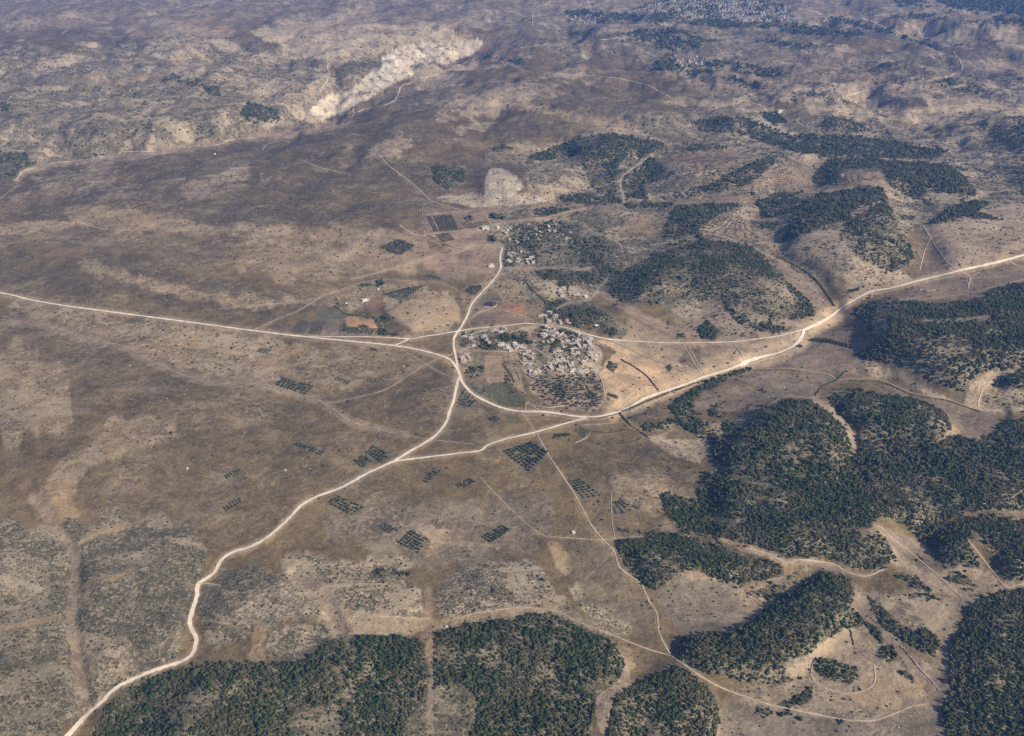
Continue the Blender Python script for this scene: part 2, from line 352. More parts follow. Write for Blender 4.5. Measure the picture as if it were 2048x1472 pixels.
 ('650 646 680 646 676 670 642 670', 1, (.25,.18,.14), .8, 0, 0),
 ('640 600 680 585 660 615 620 615', 2, (.16,.13,.11), .8, 0, 0),
 ('650 617 688 620 687 642 625 640', 1, (.15,.15,.10), .8, 0, 0),
 ('682 654 755 658 750 671 680 671', 1, (.15,.14,.10), .8, .3, .2),
 # upper right
 ('1300 100 1500 90 1700 120 1850 180 1700 215 1400 190', 14, (.23,.165,.135), .6, .2, .2),
 ('1500 95 1560 90 1600 105 1560 112', 4, TAN, .6, .1, .2),
 ('1780 40 1900 50 1960 90 1860 90', 8, PALE, .4, .75, .6),
 ('1640 210 1850 215 2048 200 2200 220 2200 245 1850 250 1700 235', 6, PALE, .45, .3, .6),
 ('1900 120 2048 120 2048 150 1960 140', 5, GOLD, .5, .1, .4),
 ('1500 232 1540 225 1590 275 1560 280 1520 262', 3, CHALK, .5, .2, .5),
 ('1900 230 2200 220 2200 460 2048 400 1960 360 1900 300', 12, GREYB, .7, .7, .7),
 ('1380 225 1480 225 1440 232 1390 245', 6, TAN, .5, .2, .3),
 ('1310 200 1480 205 1600 230 1450 222', 6, PALE, .35, .2, .5),
 ('1860 385 1990 385 1960 402 1880 408', 4, PALE, .7, .2, .5),
 ('1790 430 1860 425 1880 440 1820 450', 4, CHALK, .4, .3, .6),
]
for s, sf, col, al, sc_, rk in GROUND:
    cov = poly_cov(P(s), sf)
    paint(cov, col, al); lay(scrub, cov, sc_); lay(rock, cov, rk)
for s, v in (('1320 300 1400 290 1560 300 1670 330 1640 400 1480 420 1340 440 1300 380', 1), ('1380 450 1450 430 1520 440 1520 500 1400 500', 1), ('1060 320 1200 320 1200 400 1060 400', .6), ('1680 335 1780 335 1780 375 1680 372', .9), ('1180 480 1500 480 1600 600 1200 620', .5), ('1480 1100 1600 1070 1640 1130 1500 1130', .5), ('1760 1180 1880 1230 1900 1330 1740 1230', .6)):
    lay(terr, poly_cov(P(s), 6), v)
for _a, _b, _w in (('745 118 800 165', 0, 2), ('735 128 785 176', 0, 2), ('722 138 770 186', 0, 2), ('712 150 752 196', 0, 2), ('762 108 818 158', 0, 2.5), ('778 100 840 148', 0, 2), ('795 96 850 140', 0, 2), ('812 92 868 136', 0, 3), ('832 90 880 128', 0, 2), ('850 88 905 122', 0, 3), ('872 86 925 115', 0, 2), ('695 165 735 205', 0, 2), ('670 190 700 218', 0, 2), ('640 205 668 236', 0, 2), ('660 200 690 225', 0, 2), ('700 190 770 182', 0, 3), ('900 88 940 108', 0, 2)):
    _p = P(_a); _q = [(_p[0][0] * (1 - t) + _p[1][0] * t + 3 * math.sin(9 * t + _p[0][0]), _p[0][1] * (1 - t) + _p[1][1] * t) for t in (0, .2, .4, .6, .8, 1)]
    _c = line_cov(_q, _w * rnd.uniform(.3, 1.2), 1.8); paint(_c, (.20,.17,.125), rnd.uniform(.2, .65)); lay(scrub, _c, .5)
# dry channels and bands: line, width, softness, colour, strength
BANDS = [
 ('1225 822 1290 795 1374 760 1440 738 1500 724 1560 706 1598 684 1606 664 1640 645 1668 628', 26, 12, (.55,.41,.26), .85), ('1420 752 1460 742 1506 728', 12, 6, (.50,.38,.25), .7), ('1668 628 1700 604 1744 583 1833 563 1922 541 2048 511', 9, 7, (.44,.33,.22), .7),
 ('70 1000 105 1050 135 1085 152 1118 150 1160 142 1210 146 1280 158 1330 170 1400', 15, 8, (.245,.185,.14), .8),
 ('255 1050 200 1065 150 1090', 8, 6, TAN, .6), ('270 1150 190 1160 160 1180', 7, 6, TAN, .6), ('-60 1270 40 1250 110 1235', 8, 6, TAN, .6),
 ('585 1148 625 1172 650 1200 668 1235 682 1265', 8, 6, (.27,.205,.155), .85), ('857 1180 858 1300 866 1330 862 1450', 9, 6, (.24,.18,.14), .75),
 ('858 1285 856 1295', 30, 6, TAN, .8),
 ('1703 1195 1741 1239 1789 1290 1844 1338 1880 1376', 16, 6, (.25,.19,.145), .9), ('1926 1198 1905 1240 1888 1290 1884 1340 1870 1400', 30, 10, (.235,.185,.14), .8),
 ('2100 1166 2014 1173 1929 1208', 14, 6, (.235,.185,.14), .8), ('1630 797 1676 828 1700 862 1707 905', 12, 5, (.33,.25,.185), .95),
 ('1950 800 1970 770 2010 745', 12, 6, (.36,.28,.21), .9), ('1220 1290 1250 1300 1262 1330', 14, 6, TAN, .6), ('1491 1098 1539 1109 1575 1128 1621 1122 1690 1143', 9, 5, (.42,.34,.27), .8),
 ('1400 1050 1450 1075 1491 1098', 10, 6, TAN, .7), ('1560 1128 1600 1150 1590 1160', 14, 6, TAN, .8),
 ('-100 636 0 640 96 650 144 670 246 693 294 718 369 752 420 763 533 771 608 792 649 807 697 841 750 858 811 872', 9, 9, (.28,.21,.155), .6),
 ('34 359 51 342 103 328 150 323 219 316 253 304 314 304 369 297 437 290 465 280 547 273 581 267 649 258 700 239', 8, 5, (.36,.27,.19), .7),
 ('180 312 260 318 300 310', 8, 5, (.34,.26,.17), .6), ('1170 425 1250 410 1400 405 1500 398 1600 384 1680 380 1760 370', 9, 5, (.27,.20,.15), .5),
 ('1210 585 1290 640 1380 672 1470 690', 12, 6, (.30,.215,.155), .8), ('1500 490 1540 530 1580 590 1600 620', 8, 5, (.34,.25,.18), .8),
 ('1780 400 1790 430 1830 440', 10, 6, (.32,.25,.19), .7), ('1720 340 1745 330 1760 350 1775 372 1800 392', 5, 4, (.40,.32,.24), .7),
 ('1560 498 1640 470 1720 480', 10, 8, (.34,.27,.21), .5), ('200 30 400 45 480 34 560 18', 5, 5, TAN, .5), ('560 100 600 78 700 40 760 12', 6, 5, PALE, .4),
 ('0 180 100 155 250 165 400 130', 6, 6, PALE, .35), ('50 240 200 205 330 220 500 195', 6, 6, PALE, .35), ('60 90 200 130 300 160 420 180', 5, 5, PALE, .4), ('380 40 440 38 500 30', 4, 4, GOLD, .4),
]
for s, wd, sf, col, al in BANDS:
    cov = line_cov(P(s), wd, sf)
    paint(cov, col, al); lay(scrub, cov, .08); lay(rock, cov, .15); lay(terr, cov, 0)
# ------- woods: outline, softness, density, name of the wood
WOODS = [
 ('1180 1900 1180 1472 1190 1395 1235 1365 1250 1330 1240 1300 1220 1283 1170 1262 1130 1237 1100 1225 1060 1228 1040 1240 990 1243 945 1248 900 1262 872 1270 866 1300 868 1380 870 1900', 1.2, .92),
 ('420 1323 500 1326 570 1328 615 1319 640 1298 665 1278 740 1272 800 1272 835 1275 852 1295 855 1400 850 1900 60 1900 180 1472 215 1412 270 1372 330 1347', 1.2, .86),
 ('1220 1900 1218 1430 1235 1390 1270 1370 1310 1350 1345 1330 1390 1352 1430 1392 1440 1430 1430 1472 1420 1900', 2, .8),
 ('1355 1300 1365 1276 1420 1267 1470 1263 1500 1242 1535 1217 1560 1192 1600 1176 1620 1155 1650 1145 1700 1160 1708 1190 1700 1215 1732 1240 1715 1257 1690 1255 1650 1280 1620 1305 1575 1325 1570 1345 1582 1362 1540 1372 1480 1362 1440 1350 1400 1345 1360 1325', 1, .95),
 ('2700 1120 2048 1178 2010 1180 1960 1195 1930 1225 1915 1260 1900 1300 1895 1340 1900 1380 1885 1420 1880 1440 1905 1500 2000 1900 2700 1900', 1, 1),
 ('1735 1190 1770 1220 1790 1245 1830 1265 1850 1255 1872 1270 1880 1290 1870 1312 1840 1302 1800 1277 1770 1257 1745 1222', 1.5, .85),
 ('1730 1245 1745 1249 1767 1280 1760 1287 1740 1267', 1, 1), ('1625 1325 1660 1318 1710 1335 1722 1350 1700 1366 1660 1362 1635 1350', 1.5, .8),
 ('1760 1300 1785 1290 1798 1315 1780 1325 1760 1320', 1.5, .85), ('1598 1388 1626 1368 1620 1402 1560 1422 1550 1408', 1.5, .9), ('1790 1340 1820 1348 1828 1362 1800 1352', 1, .9),
 ('1510 1410 1550 1425 1540 1440 1515 1430', 2, .7), ('1555 1425 1590 1418 1588 1430 1560 1436', 1, .9),
 ('1495 842 1530 808 1570 798 1620 803 1660 825 1690 860 1705 900 1690 920 1660 960 1560 965 1480 945 1430 930 1425 885', 2.5, .82),
 ('1655 795 1670 780 1720 778 1760 790 1800 795 1860 805 1890 830 1905 855 1890 870 1880 890 1820 880 1740 875 1700 840 1670 820', 2, .88),
 ('1400 950 1450 935 1560 960 1660 955 1718 905 1712 870 1780 880 1870 885 1920 870 1960 890 2048 900 2600 880 2600 1030 2048 1020 1980 1020 1930 1025 1890 1040 1870 1065 1840 1075 1810 1050 1760 1035 1740 1050 1775 1080 1785 1110 1770 1140 1720 1140 1660 1120 1600 1115 1540 1100 1490 1085 1440 1075 1380 1060 1330 1030 1330 1000 1400 1000', 2, .92),
 ('1235 1085 1280 1062 1370 1070 1430 1090 1480 1110 1520 1115 1560 1130 1570 1150 1500 1165 1440 1165 1390 1140 1350 1150 1310 1180 1280 1165 1245 1125', 2.5, .8),
 ('1490 1190 1560 1160 1600 1140 1590 1165 1540 1200', 2, .5),
 ('1865 1085 1880 1060 1920 1040 1980 1030 2048 1040 2600 1040 2600 1140 2048 1160 2010 1162 1995 1120 1970 1095 1945 1080 1950 1110 1970 1130 1950 1135 1880 1125 1870 1110', 1.2, .9),
 ('1780 1150 1830 1150 1870 1185 1830 1178', 2, .6), ('1800 1190 1850 1188 1890 1200 1840 1202', 2, .5), ('1830 1100 1850 1120 1830 1125', 2, .6), ('1890 1145 1930 1150 1960 1175 1900 1165', 3, .5),
 ('1710 708 1741 691 1744 671 1727 647 1708 628 1724 612 1775 593 1809 604 1895 606 1963 599 1980 575 2048 568 2600 540 2600 720 2048 732 1997 739 1963 746 1929 773 1930 785 1854 757 1799 730 1734 720', 2, .88),
 ('1987 772 2004 755 2048 737 2600 700 2600 800 2048 780', 1, .95), ('1990 848 2048 838 2500 830 2500 890 2000 885', 1.5, .85), ('1960 870 2010 870 2048 890 1960 900', 2, .7),
 ('1205 575 1250 540 1330 500 1420 480 1500 490 1550 520 1570 560 1620 600 1630 632 1560 640 1500 620 1440 600 1380 600 1300 610 1240 600', 4, .58),
 ('1450 610 1510 640 1590 660 1560 668 1480 650', 3, .6), ('1395 660 1412 642 1435 660 1430 682 1400 675', 1.2, .95), ('1490 640 1540 655 1530 665', 2, .7),
 ('1553 487 1567 470 1587 427 1611 403 1638 386 1676 383 1724 372 1760 374 1778 400 1720 410 1690 440 1638 456 1590 478', 1, 1),
 ('1690 440 1778 400 1800 450 1830 520 1790 545 1720 520 1680 480', 4, .55),
 ('1628 357 1656 321 1724 314 1772 321 1826 325 1895 328 1946 369 1953 393 1912 386 1861 383 1830 400 1785 376 1761 340 1683 335 1683 369 1632 371', 1.5, .85),
 ('1386 246 1440 232 1485 246 1526 260 1587 270 1690 270 1792 284 1837 294 1895 301 1861 318 1775 316 1690 311 1604 308 1539 290 1492 270 1399 262', 1.2, .95),
 ('1515 225 1560 228 1575 245 1545 248', 1, .9), ('1460 226 1500 240 1560 262 1530 262 1480 246', 1.5, .7), ('1650 232 1700 240 1740 262 1690 268 1640 255', 3, .6), ('1850 255 1890 260 1880 275', 2, .8),
 ('1050 318 1146 277 1207 267 1255 270 1323 284 1340 294 1289 308 1238 325 1170 342 1159 310 1084 321', 2, .8),
 ('1238 342 1299 314 1330 340 1289 376 1299 400 1252 396 1238 360', 3, .65), ('1170 330 1240 330 1230 400 1190 380', 4, .5),
 ('859 332 927 330 930 366 896 379 865 362', 3, .6), ('975 295 1010 290 1030 298 990 303', 1, .85), ('1150 400 1230 392 1250 405 1170 412', 1.5, .8), ('1120 395 1180 385 1200 400 1130 408', 2.5, .6),
 ('496 208 560 219 560 243 513 250 478 230', 1, .95), ('403 176 441 171 444 195 413 190', 1, .95), ('350 163 400 158 410 172 380 172', 3, .5), ('370 262 400 250 430 268 400 285', 2, .6), ('320 160 345 145 360 155 330 168', 2, .6),
 ('10 350 30 335 80 320 60 335 30 358', 2, .8), ('180 305 230 310 260 300 200 318 150 322', 2, .6), ('90 275 250 240 380 270 300 296 150 300', 8, .3),
 ('-300 320 0 300 60 310 20 350 -300 370', 5, .5), ('0 205 20 208 14 222 0 222', 1, .8),
 ('1118 24 1187 19 1289 31 1374 38 1500 46 1700 58 1740 68 1700 74 1560 64 1400 52 1255 40', 1.5, .85),
 ('1269 61 1350 58 1399 75 1403 96 1348 102 1290 82', 2, .8), ('1313 122 1374 134 1433 142 1390 152 1313 138', 1.5, .9), ('1348 72 1440 78 1430 84 1360 84', 1.5, .8),
 ('1656 34 1724 36 1809 65 1895 94 1826 84 1724 55 1673 44', 1, .9), ('1837 -20 1963 -10 2300 10 2300 30 1997 26 1895 14', 2, .9), ('1980 31 2048 38 2300 50 2300 66 2014 50', 2, .9), ('1700 28 1850 30 1980 48 1840 40', 2, .5),
 ('960 110 1060 122 1040 128 980 122', 2, .7), ('1420 150 1500 160 1560 178 1480 172', 3, .5), ('1600 180 1660 190 1640 200 1600 195', 2, .5),
 ('1348 388 1416 369 1478 338 1539 314 1556 320 1526 345 1502 369 1400 392 1350 398', 2.5, .75), ('1348 286 1400 288 1460 296 1380 302 1340 310', 2, .6),
 ('1512 405 1553 386 1604 383 1597 410 1570 437 1526 437', 2.5, .7), ('1316 472 1345 430 1350 410 1485 407 1492 414 1433 430 1399 458 1350 478', 2.5, .8), ('1500 440 1560 445 1550 460 1500 455', 3, .5),
 ('1854 450 1895 417 1946 403 1984 407 1950 424 2014 441 1929 436 1895 446', 1, .95), ('1795 430 1830 432 1826 440 1800 440', 1.5, .7),
 ('1250 408 1348 405 1348 412 1260 418', 1.5, .8), ('1800 320 1850 330 1880 375 1800 370', 4, .5), ('1960 240 2300 230 2300 460 2048 390 1990 350', 8, .38), ('1270 60 1340 100 1300 110', 5, .4),
 ('1010 440 1180 450 1240 500 1230 560 1120 560 1060 530 1010 500', 8, .42), ('1060 540 1180 535 1190 570 1090 562', 4, .5), ('1100 600 1180 600 1215 640 1160 655 1090 625', 5, .5), ('1200 620 1260 660 1240 680 1190 660', 4, .4),
 ('1215 662 1228 653 1240 662 1232 672 1212 670', 1, .9), ('1000 500 1020 505 1030 530 1002 532', 2, .8), ('1050 485 1090 490 1085 500 1050 500', 2, .85), ('973 470 992 470 992 486 975 484', 1, .95), ('925 436 945 434 948 441 928 443', 1, .9), ('975 425 1010 432 1012 438 990 438', 1, .9), ('1070 430 1125 416 1128 426 1075 436', 1, .95), ('1030 426 1040 427 1038 432', 1, .9),
 ('741 637 757 634 765 650 772 662 790 667 805 672 804 676 755 674 757 655 748 641', .5, 1), ('763 632 775 624 783 640 778 648 765 643', .5, 1), ('681 656 686 647 693 648 692 656', .5, .9), ('716 650 735 649 736 657 716 657', .5, .9), ('664 616 672 600 679 605 676 615', .5, .9), ('720 570 745 563 775 562 770 570 725 575', 1.5, .7),
 ('923 663 950 659 951 665 930 667', .5, .95), ('964 666 976 664 975 670 966 670', .5, .9), ('990 672 1000 667 1024 673 1020 683 994 680', .5, .95), ('1026 674 1040 677 1068 684 1066 691 1045 688', .5, .95), ('914 692 928 683 938 684 938 694 922 697', 1, .8), ('921 668 933 667 932 673 922 673', .5, .9),
 ('975 700 978 688 988 694 1000 696 1000 702 985 702', .5, .9), ('965 678 975 676 974 690 964 686', 1, .8), ('1082 652 1102 655 1104 664 1090 662', 1, .7), ('1085 685 1100 674 1104 680 1092 695', 1, .8), ('1098 700 1106 686 1118 680 1112 695 1102 706', 1, .9),
 ('929 738 945 735 968 733 968 748 950 754 930 752', 1, .6), ('1105 762 1115 765 1132 788 1122 796 1106 780', 1, .95), ('1168 786 1190 784 1186 796 1172 794', 1, .85), ('1138 680 1152 688 1148 694 1136 686', 1, .7), ('1220 724 1240 728 1228 745 1215 735', 2, .4), ('1010 745 1022 760 1022 768 1014 768', .5, .8),
 ('1462 743 1500 733 1508 740 1470 752 1440 768 1388 796 1384 822 1402 845 1412 868 1382 866 1352 850 1352 832 1332 816 1350 806 1378 786 1420 758', 1, .9),
 ('1286 852 1300 846 1316 850 1340 838 1352 845 1318 860 1290 862', .8, .95), ('1420 815 1445 810 1440 830 1420 830', 2, .7), ('1440 835 1475 850 1470 870 1445 860', 2, .6), ('1425 880 1480 870 1480 930 1430 925', 1.5, .9),
 ('1262 20 1340 -8 1460 -16 1580 12 1596 50 1400 42', 3, .42), ('1090 660 1150 665 1185 700 1150 745 1090 740 1070 700', 3, .30), ('920 662 1060 664 1064 700 920 704', 3, .30), ('1130 20 1240 26 1236 46 1130 44', 2, .4),
 ('1390 120 1500 128 1600 150 1560 158 1440 140', 3, .5), ('1840 150 1930 160 1990 190 1900 182', 3, .6), ('1950 245 2060 255 2200 250 2200 300 2000 290', 3, .75), ('1560 190 1640 185 1700 205 1600 212', 3, .5), ('1100 62 1250 66 1340 80 1240 84', 3, .45), ('1480 78 1600 84 1700 92 1600 98', 2, .5), ('2010 -10 2300 -10 2300 60 2040 40', 3, .6), ('1740 -10 1840 0 1900 16 1800 14', 2, .5),
 ('960 430 1010 428 1060 415 1200 418 1180 428 1080 432', 2, .5), ('1030 470 1130 462 1240 500 1220 530 1130 520 1060 500', 5, .55), ('1080 545 1230 530 1240 560 1120 575', 4, .5),
 ('-300 625 0 632 14 634 8 640 -300 645', 1, .8), ('1326 988 1370 992 1390 1004 1340 1000', 1.5, .6),
 ('745 1145 760 1135 775 1140 822 1146 820 1152 775 1150 770 1165 768 1172 780 1172 775 1178', .8, .8),
]
for s, sf, dn in WOODS:
    cov = poly_cov(P(s), sf)
    lay(forest, cov, dn, 'max')
    paint(cov, (.090,.088,.050), .8 * dn); lay(scrub, cov, .9); lay(rock, cov, .24)
_h = sstep(-.2, .4, NZ) * .52 * np.minimum(1, blur(forest, 11) * 1.8)
forest = np.maximum(forest, _h * (_Y < 1180) + _h * .6 * (_Y >= 1180) * (_X > 1000)).astype(np.float32)
# clearings cut back out of the woods
for s, sf, k in (('870 1380 935 1372 955 1400 940 1500 960 1900 800 1900 810 1440', 4, .92), ('590 1410 685 1405 700 1490 590 1490', 7, .6), ('1160 1372 1230 1350 1240 1375 1180 1388', 3, .8), ('1000 1345 1120 1340 1110 1400 980 1400', 14, .35),
    ('560 1370 640 1330 820 1340 830 1400 640 1400', 18, .3), ('330 1370 450 1350 440 1440 300 1440', 14, .4), ('900 1300 1000 1300 980 1340 890 1340', 10, .35), ('1510 890 1570 880 1600 950 1540 950', 12, .35), ('1715 815 1760 800 1800 820 1740 830', 8, .4), ('1840 640 1990 630 1980 640 1850 650', 3, .8), ('1830 680 1950 690 1900 730 1820 710', 12, .45), ('1760 600 1790 598 1770 660 1750 690 1745 660', 5, .5), ('1960 930 2048 930 2048 990 1960 990', 14, .25), ('1590 1250 1640 1180 1680 1180 1640 1280', 10, .3),
    ('1420 1030 1480 1040 1470 1055 1410 1045', 4, .7), ('1700 1060 1740 1055 1760 1070 1720 1068', 4, .7), ('1940 1060 1965 1080 1985 1130 1960 1130', 4, .8), ('1950 1300 2000 1250 2010 1380 1960 1440', 14, .3), ('1470 950 1540 965 1530 975 1460 960', 3, .6)):
    lay(forest, poly_cov(P(s), sf), k, 'cut')
# tilled, faintly green ground under the olive groves
for s in ('759 1055 770 1045 798 1062 786 1072', '794 1086 824 1062 860 1079 837 1110', '962 1075 1006 1050 1023 1060 983 1087', '654 1006 679 992 731 1015 703 1033', '446 1018 479 995 486 1003 452 1024', '448 952 478 936 486 945 455 960', '586 891 596 885 651 905 643 913', '1138 963 1160 957 1207 991 1164 1000', '1224 1004 1240 1001 1283 1016 1226 1032', '1234 1055 1237 1063 1259 1065 1258 1058', '844 964 870 936 885 941 855 967', '909 970 941 958 953 963 923 981', '706 921 729 908 744 923 725 938', '730 905 748 891 783 910 760 926', '1005 903 1064 884 1097 905 1058 946', '976 838 985 832 1004 837 988 848', '913 808 928 777 954 803 940 816', '552 771 566 756 630 773 612 791', '668 759 676 754 703 764 696 771', '514 704 520 696 545 699 540 710', '848 552 852 547 882 556 880 560', '739 699 742 696 757 700 752 703', '928 583 940 572 965 572 950 592', '771 588 812 577 850 570 803 606', '1215 790 1217 786 1237 794 1233 798', '1615 681 1630 676 1690 688 1700 695', '1106 878 1108 868 1140 868 1140 872', '1330 735 1340 728 1345 738 1338 745', '1354 676 1356 668 1370 670 1370 676', '1692 588 1700 580 1720 575 1716 582', '760 495 800 480 830 492 800 512', '678 662 690 656 750 658 745 671'):
    q_ = P(s); c_ = (sum(p[0] for p in q_) / 4, sum(p[1] for p in q_) / 4)
    paint(poly_cov([(c_[0] + (p[0] - c_[0]) * 1.12, c_[1] + (p[1] - c_[1]) * 1.12) for p in q_], 1), (.105, .105, .072), .7)
